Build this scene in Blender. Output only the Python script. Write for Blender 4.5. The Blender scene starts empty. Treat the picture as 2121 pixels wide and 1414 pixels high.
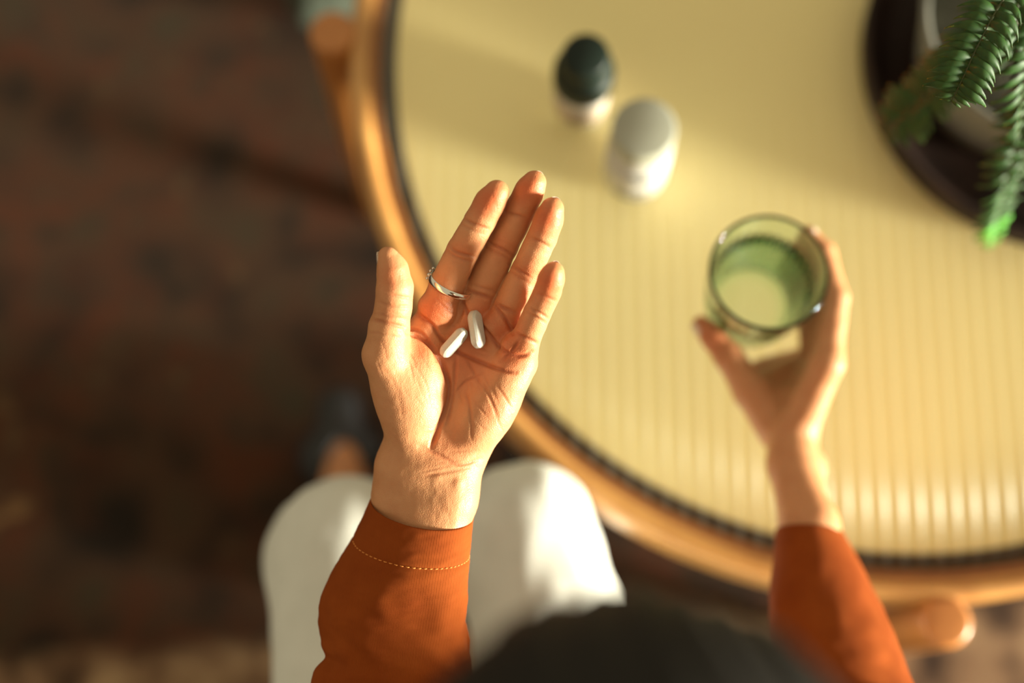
import bpy, bmesh, math, random
import numpy as np
from mathutils import Vector, Matrix, noise as mnoise

random.seed(7)
SC = bpy.context.scene
COL = SC.collection

# ------------------------------------------------------------------ camera
FPX = 2121 * 50 / 36
TILT = math.radians(14.1)
CT, ST = math.cos(TILT), math.sin(TILT)
CAM = np.array([0, 0, 1.60])
RX, UY, BZ = np.array([1, 0, 0.]), np.array([0, CT, ST]), np.array([0, -ST, CT])

cam = bpy.data.cameras.new('camera')
cam.lens = 50; cam.sensor_width = 36; cam.clip_start = 0.02
cam.dof.use_dof = True
cam.dof.focus_distance = 0.815
cam.dof.aperture_fstop = 1.7
camo = bpy.data.objects.new('camera', cam)
camo.location = CAM; camo.rotation_euler = (TILT, 0, 0)
COL.objects.link(camo); SC.camera = camo

# ------------------------------------------------------------------ light
SC.view_settings.view_transform = 'Standard'
SC.view_settings.look = 'None'
SC.view_settings.gamma = 1
SC.view_settings.use_curve_mapping = False
SC.view_settings.exposure = 0.22
SC.cycles.use_denoising = True
SC.cycles.sample_clamp_indirect = 6
SC.cycles.max_bounces = 9
SC.cycles.adaptive_threshold = 0.015

world = bpy.data.worlds.new('world'); SC.world = world
world.use_nodes = True
wb = world.node_tree.nodes['Background']
wb.inputs[0].default_value = (1.0, 0.86, 0.57, 1)
wb.inputs[1].default_value = 0.48

sun = bpy.data.lights.new('sun', 'SUN')
sun.energy = 15.0; sun.color = (1.0, 0.96, 0.77); sun.angle = math.radians(13)
suno = bpy.data.objects.new('sun', sun)
SEL, SAZ = math.radians(5.2), math.radians(-19)
sdir = Vector((math.cos(SEL) * math.cos(SAZ), math.cos(SEL) * math.sin(SAZ), math.sin(SEL)))
suno.rotation_euler = (-sdir).to_track_quat('-Z', 'Y').to_euler()
suno.location = (3, 0, 3)
COL.objects.link(suno)


# ------------------------------------------------------------------ helpers
def w(px, py, d):
    """pixel at depth d (m) -> world"""
    return CAM + RX * ((px - 1060.5) / FPX * d) - UY * ((py - 707) / FPX * d) - BZ * d


def onz(px, py, z):
    dr = RX * ((px - 1060.5) / FPX) - UY * ((py - 707) / FPX) - BZ
    return CAM + dr * ((z - CAM[2]) / dr[2])


def cc(px, py, h, d0=82.0):
    """pixel + height towards camera (cm) -> camera space cm"""
    d = d0 - h
    return np.array([(px - 1060.5) / FPX * d, -(py - 707) / FPX * d, -d])


def cam2world(V):
    V = np.asarray(V) / 100.0
    return CAM + V[:, :1] * RX + V[:, 1:2] * UY + V[:, 2:3] * BZ


def world2cam(V):
    q = np.asarray(V) - CAM
    return np.stack([q @ RX, q @ UY, q @ BZ], 1) * 100


def srgb(r, g, b):
    def f(c):
        c /= 255.0
        return c / 12.92 if c <= 0.04045 else ((c + 0.055) / 1.055) ** 2.4
    return (f(r), f(g), f(b), 1)


def link(name, me, mat=None, parent=None, smooth=True):
    o = bpy.data.objects.new(name, me)
    COL.objects.link(o)
    if mat is not None and len(me.materials) == 0:
        me.materials.append(mat)
    if parent is not None:
        o.parent = parent
    if smooth and len(me.polygons):
        me.polygons.foreach_set('use_smooth', [True] * len(me.polygons))
    return o


def mesh_np(name, V, F):
    me = bpy.data.meshes.new(name)
    me.from_pydata([tuple(v) for v in np.asarray(V).tolist()], [], [tuple(f) for f in np.asarray(F).tolist()])
    me.update()
    return me


def mesh_list(name, V, F):
    me = bpy.data.meshes.new(name)
    me.from_pydata([tuple(map(float, v)) for v in V], [], F)
    me.update()
    return me


def empty(name, loc=(0, 0, 0)):
    o = bpy.data.objects.new(name, None)
    o.location = loc; o.empty_display_size = 0.05
    COL.objects.link(o)
    return o


def tag(o, label=None, cat=None, group=None, kind=None):
    if label: o['label'] = label
    if cat: o['category'] = cat
    if group: o['group'] = group
    if kind: o['kind'] = kind
    return o


def lathe(profile, seg=64, loc=(0, 0, 0), ripple=None, closed=False):
    """profile list of (r,z); ripple(theta, r, z)->r"""
    V, F = [], []
    n = len(profile)
    for (r, z) in profile:
        for s in range(seg):
            a = 2 * math.pi * s / seg
            rr = ripple(a, r, z) if ripple else r
            V.append((loc[0] + rr * math.cos(a), loc[1] + rr * math.sin(a), loc[2] + z))
    m = n if closed else n - 1
    for i in range(m):
        for s in range(seg):
            s2 = (s + 1) % seg
            i2 = (i + 1) % n
            F.append((i * seg + s, i * seg + s2, i2 * seg + s2, i2 * seg + s))
    return V, F


def tube(pts, radii, seg=12, cap=True):
    pts = [Vector(p) for p in pts]
    n = len(pts)
    V, F = [], []
    t0 = (pts[1] - pts[0]).normalized()
    up = Vector((0, 0, 1)) if abs(t0.z) < 0.9 else Vector((0, 1, 0))
    u = t0.cross(up).normalized()
    for i, p in enumerate(pts):
        t = (pts[min(i + 1, n - 1)] - pts[max(i - 1, 0)]).normalized()
        u = (u - t * u.dot(t)).normalized()
        v = t.cross(u)
        r = radii[i] if hasattr(radii, '__len__') else radii
        for s in range(seg):
            a = 2 * math.pi * s / seg
            V.append(p + (u * math.cos(a) + v * math.sin(a)) * r)
    for i in range(n - 1):
        for s in range(seg):
            s2 = (s + 1) % seg
            F.append((i * seg + s, i * seg + s2, (i + 1) * seg + s2, (i + 1) * seg + s))
    if cap:
        F.append(tuple(range(seg - 1, -1, -1)))
        F.append(tuple((n - 1) * seg + s for s in range(seg)))
    return V, F


def crv(pts, n):
    """Catmull-Rom through points"""
    P = [np.asarray(p, float) for p in pts]
    P = [2 * P[0] - P[1]] + P + [2 * P[-1] - P[-2]]
    out = []
    m = len(P) - 3
    for k in range(n):
        s = k / (n - 1) * m
        i = min(int(s), m - 1); t = s - i
        a, b, c, d = P[i], P[i + 1], P[i + 2], P[i + 3]
        out.append(0.5 * ((2 * b) + (-a + c) * t + (2 * a - 5 * b + 4 * c - d) * t * t + (-a + 3 * b - 3 * c + d) * t ** 3))
    return out


# ------------------------------------------------------------------ materials
def new_mat(name):
    m = bpy.data.materials.new(name); m.use_nodes = True
    nt = m.node_tree
    return m, nt, nt.nodes['Principled BSDF']


def P(bs, **kw):
    names = dict(color='Base Color', rough='Roughness', metal='Metallic', spec='Specular IOR Level', coat='Coat Weight',
                 coat_rough='Coat Roughness', sss='Subsurface Weight', sss_scale='Subsurface Scale', sss_rad='Subsurface Radius',
                 trans='Transmission Weight', ior='IOR', sheen='Sheen Weight', sheen_rough='Sheen Roughness')
    for k, v in kw.items():
        bs.inputs[names[k]].default_value = v


def ramp(nt, stops, fac):
    r = nt.nodes.new('ShaderNodeValToRGB')
    e = r.color_ramp.elements
    while len(e) < len(stops): e.new(0.5)
    for el, (p, c) in zip(e, stops):
        el.position = p; el.color = c
    nt.links.new(fac, r.inputs[0])
    return r.outputs[0]


def tex(nt, kind, scale, vec=None, **kw):
    n = nt.nodes.new(kind)
    n.inputs['Scale'].default_value = scale
    for k, v in kw.items():
        n.inputs[k].default_value = v
    if vec is not None: nt.links.new(vec, n.inputs['Vector'])
    return n


def objco(nt, scale=(1, 1, 1), rot=(0, 0, 0)):
    t = nt.nodes.new('ShaderNodeTexCoord'); m = nt.nodes.new('ShaderNodeMapping')
    m.inputs['Scale'].default_value = scale; m.inputs['Rotation'].default_value = rot
    nt.links.new(t.outputs['Object'], m.inputs['Vector'])
    return m.outputs[0]


def bump(nt, bs, height, strength=0.2, dist=0.001):
    b = nt.nodes.new('ShaderNodeBump')
    b.inputs['Strength'].default_value = strength; b.inputs['Distance'].default_value = dist
    nt.links.new(height, b.inputs['Height']); nt.links.new(b.outputs[0], bs.inputs['Normal'])


def mixc(nt, a, b, fac, mode='MIX'):
    m = nt.nodes.new('ShaderNodeMix'); m.data_type = 'RGBA'; m.blend_type = mode
    for s, v in ((6, a), (7, b), (0, fac)):
        if hasattr(v, 'links') or hasattr(v, 'is_linked'): nt.links.new(v, m.inputs[s])
        else: m.inputs[s].default_value = v
    return m.outputs[2]


def wood_mat(name, c1, c2, rough=0.35, coat=0.4, scale=(6, 6, 60)):
    m, nt, bs = new_mat(name)
    v = objco(nt, scale)
    n = tex(nt, 'ShaderNodeTexNoise', 3.0, v, Detail=6.0, Roughness=0.6)
    nt.links.new(ramp(nt, [(0.3, c1), (0.7, c2)], n.outputs[0]), bs.inputs['Base Color'])
    P(bs, rough=rough, coat=coat, coat_rough=0.25)
    bump(nt, bs, n.outputs[0], 0.15, 0.0006)
    return m


def plain_mat(name, color, rough=0.5, var=0.08, scale=40, bstr=0.05, **kw):
    m, nt, bs = new_mat(name)
    n = tex(nt, 'ShaderNodeTexNoise', scale, objco(nt), Detail=4.0)
    lo = tuple(c * (1 - var) for c in color[:3]) + (1,)
    hi = tuple(min(1, c * (1 + var)) for c in color[:3]) + (1,)
    nt.links.new(ramp(nt, [(0.3, lo), (0.7, hi)], n.outputs[0]), bs.inputs['Base Color'])
    P(bs, rough=rough, **kw)
    if bstr: bump(nt, bs, n.outputs[0], bstr, 0.0005)
    return m


M = {}
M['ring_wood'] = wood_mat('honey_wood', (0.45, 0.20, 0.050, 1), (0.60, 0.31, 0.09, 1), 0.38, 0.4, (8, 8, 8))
M['band_wood'] = wood_mat('hoop_wood', (0.24, 0.085, 0.020, 1), (0.34, 0.13, 0.035, 1), 0.45, 0.15, (8, 8, 8))  # same wood as the rim, dimmer light put into the colour
M['leg_wood'] = wood_mat('leg_wood', (0.40, 0.14, 0.030, 1), (0.54, 0.21, 0.05, 1), 0.4, 0.3, (30, 30, 4))
M['cream'] = plain_mat('cream_panel', (0.99, 0.86, 0.43), 0.6, 0.03, 6, 0.0)
M['shade_wood'] = plain_mat('gap_shade_wood', (0.10, 0.065, 0.035), 0.7, 0.2, 30)


def fluted_mat():
    m = bpy.data.materials.new('fluted_glass'); m.use_nodes = True
    nt = m.node_tree; nt.nodes.clear()
    out = nt.nodes.new('ShaderNodeOutputMaterial')
    tr = nt.nodes.new('ShaderNodeBsdfTransparent'); tr.inputs[0].default_value = (0.99, 0.97, 0.93, 1)
    gl = nt.nodes.new('ShaderNodeBsdfGlossy'); gl.inputs['Roughness'].default_value = 0.40
    gl.inputs['Color'].default_value = (0.9, 1.0, 1.0, 1)
    lw = nt.nodes.new('ShaderNodeLayerWeight'); lw.inputs[0].default_value = 0.5
    pw = nt.nodes.new('ShaderNodeMath'); pw.operation = 'POWER'; pw.inputs[1].default_value = 5.0
    nt.links.new(lw.outputs['Facing'], pw.inputs[0])
    ma = nt.nodes.new('ShaderNodeMath'); ma.operation = 'MULTIPLY_ADD'; ma.inputs[1].default_value = 0.94; ma.inputs[2].default_value = 0.05
    nt.links.new(pw.outputs[0], ma.inputs[0])
    mx = nt.nodes.new('ShaderNodeMixShader')
    nt.links.new(ma.outputs[0], mx.inputs[0]); nt.links.new(tr.outputs[0], mx.inputs[1]); nt.links.new(gl.outputs[0], mx.inputs[2])
    df = nt.nodes.new('ShaderNodeBsdfDiffuse'); df.inputs[0].default_value = (0.85, 0.82, 0.66, 1)
    m2 = nt.nodes.new('ShaderNodeMixShader'); m2.inputs[0].default_value = 0.05      # pale diffuse share added so the ribs show light stripes
    nt.links.new(mx.outputs[0], m2.inputs[1]); nt.links.new(df.outputs[0], m2.inputs[2])
    nt.links.new(m2.outputs[0], out.inputs[0])
    return m


M['fluted'] = fluted_mat()
cm_ = bpy.data.materials.new('clear_underside'); cm_.use_nodes = True
cm_.node_tree.nodes.clear()
o_ = cm_.node_tree.nodes.new('ShaderNodeOutputMaterial'); t_ = cm_.node_tree.nodes.new('ShaderNodeBsdfTransparent')
cm_.node_tree.links.new(t_.outputs[0], o_.inputs[0])
M['clear'] = cm_


def glass_mat():
    m, nt, bs = new_mat('green_glass')
    P(bs, color=(0.97, 0.99, 0.97, 1), rough=0.01, trans=1.0, ior=1.45)
    va = nt.nodes.new('ShaderNodeVolumeAbsorption')
    va.inputs['Color'].default_value = (0.30, 0.72, 0.42, 1); va.inputs['Density'].default_value = 95.0
    nt.links.new(va.outputs[0], nt.nodes['Material Output'].inputs['Volume'])
    n = tex(nt, 'ShaderNodeTexNoise', 30, objco(nt))
    bump(nt, bs, n.outputs[0], 0.03, 0.001)
    return m


M['glass'] = glass_mat()


def rug_mat():
    m, nt, bs = new_mat('persian_rug')
    v = objco(nt, (1, 1, 1), (0, 0, math.radians(-3.1)))
    warp = tex(nt, 'ShaderNodeTexNoise', 9.0, v, Detail=3.0)
    add = nt.nodes.new('ShaderNodeVectorMath'); add.operation = 'MULTIPLY_ADD'
    nt.links.new(warp.outputs['Color'], add.inputs[0]); add.inputs[1].default_value = (0.06, 0.06, 0)
    nt.links.new(v, add.inputs[2])
    big = tex(nt, 'ShaderNodeTexVoronoi', 13.0, add.outputs[0]); big.feature = 'SMOOTH_F1'
    n1 = tex(nt, 'ShaderNodeTexNoise', 16.0, add.outputs[0], Detail=3.0)
    n2 = tex(nt, 'ShaderNodeTexNoise', 7.0, add.outputs[0], Detail=2.0)
    D = (0.018, 0.012, 0.008, 1); B = (0.060, 0.030, 0.016, 1); RD = (0.085, 0.027, 0.012, 1); T = (0.185, 0.095, 0.040, 1); G = (0.045, 0.036, 0.020, 1)
    c1 = ramp(nt, [(0.28, D), (0.42, B), (0.55, RD), (0.64, B), (0.74, T)], n1.outputs[0])
    c2 = ramp(nt, [(0.15, G), (0.40, B), (0.60, D)], big.outputs['Distance'])
    f2 = ramp(nt, [(0.40, (0, 0, 0, 1)), (0.60, (1, 1, 1, 1))], n2.outputs[0])
    field = mixc(nt, c1, c2, f2)
    # pale border band along the near edge
    sep = nt.nodes.new('ShaderNodeSeparateXYZ'); nt.links.new(v, sep.inputs[0])
    mr = nt.nodes.new('ShaderNodeMapRange'); mr.inputs[1].default_value = 0.085; mr.inputs[2].default_value = 0.055
    nt.links.new(sep.outputs[1], mr.inputs[0])
    nb = tex(nt, 'ShaderNodeTexNoise', 14.0, v, Detail=2.0)
    border = ramp(nt, [(0.36, (0.05, 0.026, 0.016, 1)), (0.50, (0.26, 0.15, 0.085, 1)), (0.64, (0.46, 0.30, 0.17, 1))], nb.outputs[0])
    col = mixc(nt, field, border, mr.outputs[0])
    nt.links.new(col, bs.inputs['Base Color'])
    P(bs, rough=0.95, sheen=0.15, spec=0.1)
    fine = tex(nt, 'ShaderNodeTexNoise', 500.0, v, Detail=2.0)
    bump(nt, bs, fine.outputs[0], 0.6, 0.003)
    return m


M['rug'] = rug_mat()
M['floor'] = wood_mat('floor_boards', (0.06, 0.03, 0.016, 1), (0.11, 0.055, 0.028, 1), 0.5, 0.1, (2, 20, 2))


def skin_mat():
    m, nt, bs = new_mat('skin')
    at = nt.nodes.new('ShaderNodeAttribute'); at.attribute_name = 'tint'
    v = objco(nt)
    n = tex(nt, 'ShaderNodeTexNoise', 90.0, v, Detail=5.0, Roughness=0.6)
    mot = ramp(nt, [(0.30, (0.90, 0.80, 0.74, 1)), (0.70, (1, 1, 1, 1))], n.outputs[0])
    col = mixc(nt, at.outputs['Color'], mot, 0.8, 'MULTIPLY')
    nt.links.new(col, bs.inputs['Base Color'])
    P(bs, rough=0.48, spec=0.4, sss=0.22, sss_scale=0.006, sss_rad=(1.0, 0.32, 0.16))
    a = tex(nt, 'ShaderNodeTexVoronoi', 900.0, v); a.feature = 'DISTANCE_TO_EDGE'
    vs = objco(nt, (1.0, 0.35, 1.0), (0, 0, 0.5))
    b = tex(nt, 'ShaderNodeTexNoise', 420.0, vs, Detail=3.0)
    mth = nt.nodes.new('ShaderNodeMath'); mth.operation = 'ADD'
    nt.links.new(a.outputs[0], mth.inputs[0]); nt.links.new(b.outputs[0], mth.inputs[1])
    bump(nt, bs, mth.outputs[0], 0.45, 0.0005)
    return m


M['skin'] = skin_mat()
M['nail'] = plain_mat('fingernail', (0.86, 0.66, 0.52), 0.25, 0.03, 80, 0.02, coat=0.3)


def cloth_mat(name, c1, c2, twill=3300.0, rough=0.85, sheen=0.0, bstr=0.35):
    m, nt, bs = new_mat(name)
    v = objco(nt)
    n = tex(nt, 'ShaderNodeTexNoise', 35.0, v, Detail=5.0)
    nt.links.new(ramp(nt, [(0.3, c1), (0.7, c2)], n.outputs[0]), bs.inputs['Base Color'])
    wv = nt.nodes.new('ShaderNodeTexWave'); wv.inputs['Scale'].default_value = twill / 6.28
    wv.inputs['Distortion'].default_value = 1.5; wv.inputs['Detail'].default_value = 1
    mp = objco(nt, (1, 0.25, 0.25), (0, 0, 0.25)); nt.links.new(mp, wv.inputs['Vector'])
    bump(nt, bs, wv.outputs['Fac'], bstr, 0.0004)
    P(bs, rough=rough, sheen=sheen, sheen_rough=0.5, spec=0.12)
    return m


M['orange'] = cloth_mat('orange_twill', (0.23, 0.043, 0.005, 1), (0.29, 0.061, 0.008, 1))
M['thread'] = plain_mat('stitch_thread', (0.68, 0.24, 0.045), 0.7, 0.1, 200)
M['white_cloth'] = cloth_mat('white_trousers', (0.68, 0.68, 0.63, 1), (0.74, 0.74, 0.69, 1), 2400.0, 0.85, 0.0, 0.2)


def hair_mat():
    m, nt, bs = new_mat('dark_hair')
    v = objco(nt, (60, 60, 6))
    n = tex(nt, 'ShaderNodeTexNoise', 8.0, v, Detail=6.0)
    nt.links.new(ramp(nt, [(0.3, (0.010, 0.009, 0.008, 1)), (0.7, (0.022, 0.019, 0.016, 1))], n.outputs[0]), bs.inputs['Base Color'])
    P(bs, rough=0.6, spec=0.2)
    bump(nt, bs, n.outputs[0], 0.6, 0.003)
    return m


M['hair'] = hair_mat()
M['shoe'] = plain_mat('black_shoe', (0.012, 0.012, 0.014), 0.5, 0.2, 60)
M['silver'] = plain_mat('silver', (0.82, 0.80, 0.74), 0.16, 0.03, 60, 0.02, metal=1.0)
M['tarnish'] = plain_mat('tarnished_silver', (0.35, 0.32, 0.28), 0.35, 0.3, 300, 0.1, metal=1.0)
M['pill'] = plain_mat('white_tablet', (0.58, 0.57, 0.50), 0.6, 0.05, 1500, 0.15, sss=0.1, sss_scale=0.002)
M['cap_dark'] = plain_mat('dark_green_plastic', (0.006, 0.013, 0.009), 0.5, 0.1, 60, spec=0.25)
M['bottle_white'] = plain_mat('white_plastic', (0.52, 0.50, 0.46), 0.45, 0.03, 60, 0.0)
M['cap_dim'] = plain_mat('dimmed_white_plastic', (0.36, 0.36, 0.29), 0.5, 0.03, 60, 0.0)  # white plastic like the body, greyed for the weaker light on top
M['label_paper'] = plain_mat('label_paper', (0.50, 0.39, 0.29), 0.6, 0.05, 60, 0.0)
M['ink'] = plain_mat('grey_print', (0.045, 0.04, 0.035), 0.6, 0.1, 60, 0.0)
M['tray'] = plain_mat('dark_tray', (0.020, 0.009, 0.006), 0.6, 0.4, 30, 0.1, spec=0.25)
M['pot'] = plain_mat('grey_ceramic', (0.15, 0.145, 0.12), 0.6, 0.12, 20, 0.1)
M['soil'] = plain_mat('grey_soil', (0.075, 0.075, 0.058), 0.9, 0.4, 60, 0.8)
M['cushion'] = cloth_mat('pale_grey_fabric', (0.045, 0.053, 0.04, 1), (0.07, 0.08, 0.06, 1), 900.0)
M['sofa'] = cloth_mat('dark_sofa_fabric', (0.03, 0.026, 0.024, 1), (0.05, 0.042, 0.038, 1), 900.0)


def leaf_mat(name, c1, c2, tip):
    m, nt, bs = new_mat(name)
    t = nt.nodes.new('ShaderNodeTexCoord')
    sep = nt.nodes.new('ShaderNodeSeparateXYZ'); nt.links.new(t.outputs['Object'], sep.inputs[0])
    n = tex(nt, 'ShaderNodeTexNoise', 3.0, t.outputs['Object'], Detail=3.0)
    base = ramp(nt, [(0.3, c1), (0.7, c2)], n.outputs[0])
    f = ramp(nt, [(0.82, (0, 0, 0, 1)), (1.0, (1, 1, 1, 1))], sep.outputs[0])
    nt.links.new(mixc(nt, base, tip, f), bs.inputs['Base Color'])
    P(bs, rough=0.55, spec=0.3)
    bs.inputs['Transmission Weight'].default_value = 0.0
    P(bs, sss=0.1, sss_scale=0.002)
    return m


M['leaf'] = leaf_mat('fern_leaflet', (0.011, 0.042, 0.007, 1), (0.028, 0.082, 0.012, 1), (0.20, 0.15, 0.02, 1))
M['leaf_bright'] = leaf_mat('young_fern_leaflet', (0.045, 0.22, 0.014, 1), (0.07, 0.30, 0.02, 1), (0.12, 0.34, 0.03, 1))
M['stem'] = plain_mat('fern_stem', (0.05, 0.06, 0.015), 0.6, 0.2, 60)


# ------------------------------------------------------------------ sdf kit
class Field:
    def __init__(s, lo, hi, h):
        s.lo = np.array(lo, float); s.h = h
        s.n = np.ceil((np.array(hi) - s.lo) / h).astype(int) + 1
        s.f = np.full(tuple(s.n), 9.0, np.float32)

    def sl(s, lo, hi):
        a = np.clip(np.floor((np.asarray(lo) - s.lo) / s.h).astype(int), 0, s.n)
        b = np.clip(np.ceil((np.asarray(hi) - s.lo) / s.h).astype(int) + 1, 0, s.n)
        if np.any(b <= a): return None
        sl = tuple(slice(x, y) for x, y in zip(a, b))
        ax = [(s.lo[i] + s.h * np.arange(a[i], b[i])).astype(np.float32) for i in range(3)]
        return sl, ax[0][:, None, None], ax[1][None, :, None], ax[2][None, None, :]

    def _mix(s, sl, d, k, sub=False):
        f = s.f[sl]
        if sub:
            d = -d
            g = np.maximum(k - np.abs(f - d), 0) / k
            s.f[sl] = np.maximum(f, d) + g * g * k * 0.25
        else:
            g = np.maximum(k - np.abs(f - d), 0) / k
            s.f[sl] = np.minimum(f, d) - g * g * k * 0.25

    def cap(s, a, b, r1, r2=None, k=0.3, sub=False):
        r2 = r1 if r2 is None else r2
        a, b = np.asarray(a, float), np.asarray(b, float)
        pad = max(r1, r2) + k * 1.6 + 3 * s.h
        q = s.sl(np.minimum(a, b) - pad, np.maximum(a, b) + pad)
        if q is None: return
        sl, X, Y, Z = q
        ba = b - a; l2 = float(ba @ ba) + 1e-9
        t = np.clip(((X - a[0]) * ba[0] + (Y - a[1]) * ba[1] + (Z - a[2]) * ba[2]) / l2, 0, 1)
        d = np.sqrt((X - a[0] - t * ba[0]) ** 2 + (Y - a[1] - t * ba[1]) ** 2 + (Z - a[2] - t * ba[2]) ** 2) - (r1 + (r2 - r1) * t)
        s._mix(sl, d.astype(np.float32), k, sub)

    def ell(s, c, rad, R=None, k=0.3, sub=False):
        c = np.asarray(c, float); rad = np.asarray(rad, float)
        R = np.eye(3) if R is None else np.asarray(R)
        pad = rad.max() + k * 1.6 + 3 * s.h
        q = s.sl(c - pad, c + pad)
        if q is None: return
        sl, X, Y, Z = q
        X, Y, Z = X - c[0], Y - c[1], Z - c[2]
        u = [(R[i][0] * X + R[i][1] * Y + R[i][2] * Z) for i in range(3)]
        k0 = np.sqrt((u[0] / rad[0]) ** 2 + (u[1] / rad[1]) ** 2 + (u[2] / rad[2]) ** 2)
        k1 = np.sqrt((u[0] / rad[0] ** 2) ** 2 + (u[1] / rad[1] ** 2) ** 2 + (u[2] / rad[2] ** 2) ** 2) + 1e-6
        d = k0 * (k0 - 1) / k1
        s._mix(sl, d.astype(np.float32), k, sub)

    def chain(s, pts, radii, k=0.3):
        for i in range(len(pts) - 1):
            s.cap(pts[i], pts[i + 1], radii[i], radii[i + 1], k)

    def mesh(s):
        f = s.f; ins = f < 0
        c = [ins[i:f.shape[0] - 1 + i, j:f.shape[1] - 1 + j, l:f.shape[2] - 1 + l] for i in (0, 1) for j in (0, 1) for l in (0, 1)]
        cnt = np.zeros(c[0].shape, np.uint8)
        for x in c: cnt += x
        act = (cnt > 0) & (cnt < 8)
        I = np.argwhere(act)
        idx = np.full(act.shape, -1, np.int64); idx[act] = np.arange(len(I))
        acc = np.zeros((len(I), 3)); num = np.zeros(len(I))
        off = [(i, j, l) for i in (0, 1) for j in (0, 1) for l in (0, 1)]
        for o in off:
            for ax in range(3):
                if o[ax]: continue
                o2 = list(o); o2[ax] = 1
                v1 = f[I[:, 0] + o[0], I[:, 1] + o[1], I[:, 2] + o[2]]
                v2 = f[I[:, 0] + o2[0], I[:, 1] + o2[1], I[:, 2] + o2[2]]
                mk = (v1 < 0) != (v2 < 0)
                t = np.where(mk, v1 / np.where(mk, v1 - v2, 1), 0)
                p = np.tile(np.array(o, float), (len(I), 1)); p[:, ax] += t
                acc[mk] += p[mk]; num[mk] += 1
        V = s.lo + s.h * (I + acc / num[:, None])
        Fs = []
        for ax in range(3):
            b, d = (ax + 1) % 3, (ax + 2) % 3
            s1 = [slice(None)] * 3; s2 = [slice(None)] * 3
            s1[ax] = slice(0, -1); s2[ax] = slice(1, None)
            for q in (b, d):
                s1[q] = slice(1, -1); s2[q] = slice(1, -1)
            A, B2 = ins[tuple(s1)], ins[tuple(s2)]
            E = np.argwhere(A != B2)
            if not len(E): continue
            av = A[tuple(E.T)]
            E = E.copy(); E[:, b] += 1; E[:, d] += 1
            def g(db, dd):
                e = E.copy(); e[:, b] -= db; e[:, d] -= dd
                return idx[tuple(e.T)]
            q = np.stack([g(1, 1), g(0, 1), g(0, 0), g(1, 0)], 1)
            q[~av] = q[~av][:, ::-1]
            Fs.append(q)
        return V, np.concatenate(Fs)


def vnormals(V, F):
    a = V[F[:, 2]] - V[F[:, 0]]; b = V[F[:, 3]] - V[F[:, 1]]
    n = np.cross(a, b)
    N = np.zeros_like(V)
    for i in range(4): np.add.at(N, F[:, i], n)
    return N / (np.linalg.norm(N, axis=1, keepdims=True) + 1e-12)


def relax(V, F, it=2, lam=0.5):
    E = np.concatenate([F[:, [0, 1]], F[:, [1, 2]], F[:, [2, 3]], F[:, [3, 0]]])
    deg = np.bincount(E.ravel(), minlength=len(V))[:, None]
    for k in range(it):
        for l in (lam, -lam * 1.04):
            S = np.zeros_like(V)
            for ax in range(3):
                S[:, ax] = np.bincount(E[:, 0], V[E[:, 1], ax], len(V)) + np.bincount(E[:, 1], V[E[:, 0], ax], len(V))
            V = V + l * (S / deg - V)
    return V


def unit(v):
    v = np.asarray(v, float)
    return v / np.linalg.norm(v)


def to_px(Vc):
    d = -Vc[:, 2]
    return np.stack([1060.5 + Vc[:, 0] / d * FPX, 707 - Vc[:, 1] / d * FPX], 1)


def dist_poly(Q, poly):
    best = np.full(len(Q), 1e9)
    for a, b in zip(poly[:-1], poly[1:]):
        a, b = np.array(a, float), np.array(b, float)
        ba = b - a
        t = np.clip(((Q - a) @ ba) / (ba @ ba), 0, 1)
        best = np.minimum(best, np.linalg.norm(Q - a - t[:, None] * ba, axis=1))
    return best


# ================================================================== SETTING
def box(name, lo, hi, mat, parent=None, bev=0.0):
    bm = bmesh.new()
    bmesh.ops.create_cube(bm, size=1)
    for v in bm.verts:
        v.co = Vector([(lo[i] + hi[i]) / 2 + v.co[i] * (hi[i] - lo[i]) for i in range(3)])
    if bev:
        bmesh.ops.bevel(bm, geom=bm.edges[:], offset=bev, segments=4, affect='EDGES', profile=0.5)
    me = bpy.data.meshes.new(name); bm.to_mesh(me); bm.free()
    return link(name, me, mat, parent, smooth=bool(bev))


fl = box('floor', (-4, -3, -0.12), (4, 5, -0.012), M['floor']); tag(fl, kind='structure')
rug = box('rug', (-1.9, -1.2, -0.012), (1.6, 2.2, 0.0), M['rug'], bev=0.004)
tag(rug, 'dark red-brown patterned rug covering the floor under the table', 'rug')

# ================================================================== TABLE
TC = (0.329, 0.545)
TZ = 0.45
table = empty('coffee_table', (TC[0], TC[1], 0))
tag(table, 'round wooden coffee table with a fluted glass top', 'table')


def tl(name, V, F, mat, smooth=True):
    return link(name, mesh_list(name, V, F), mat, table, smooth)


def round_rect(r0, r1, z0, z1, rad, n=6):
    pr = []
    for (cx, cz, a0) in ((r1 - rad, z1 - rad, 0), (r0 + rad, z1 - rad, 90), (r0 + rad, z0 + rad, 180), (r1 - rad, z0 + rad, 270)):
        for i in range(n + 1):
            a = math.radians(a0 + 90 * i / n)
            pr.append((cx + rad * math.cos(a), cz + rad * math.sin(a)))
    return pr


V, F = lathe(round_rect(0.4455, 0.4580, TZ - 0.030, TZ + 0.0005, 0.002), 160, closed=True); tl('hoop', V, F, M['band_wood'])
# outer rounded rim the legs are fixed to, standing a little proud of the hoop
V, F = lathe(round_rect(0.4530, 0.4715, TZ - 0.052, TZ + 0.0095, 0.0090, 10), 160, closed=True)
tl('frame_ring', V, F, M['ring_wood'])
# cream panel under the glass, and a ledge coloured dark for the shade in the gap
V, F = lathe([(0.0005, 0.443), (0.4300, 0.443), (0.4308, 0.4422), (0.4308, 0.436), (0.0005, 0.436)], 160); tl('panel', V, F, M['cream'], False)
V, F = lathe([(0.400, 0.421), (0.4465, 0.421), (0.4465, 0.426), (0.400, 0.426)], 128, closed=True); tl('ledge', V, F, M['shade_wood'])
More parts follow.
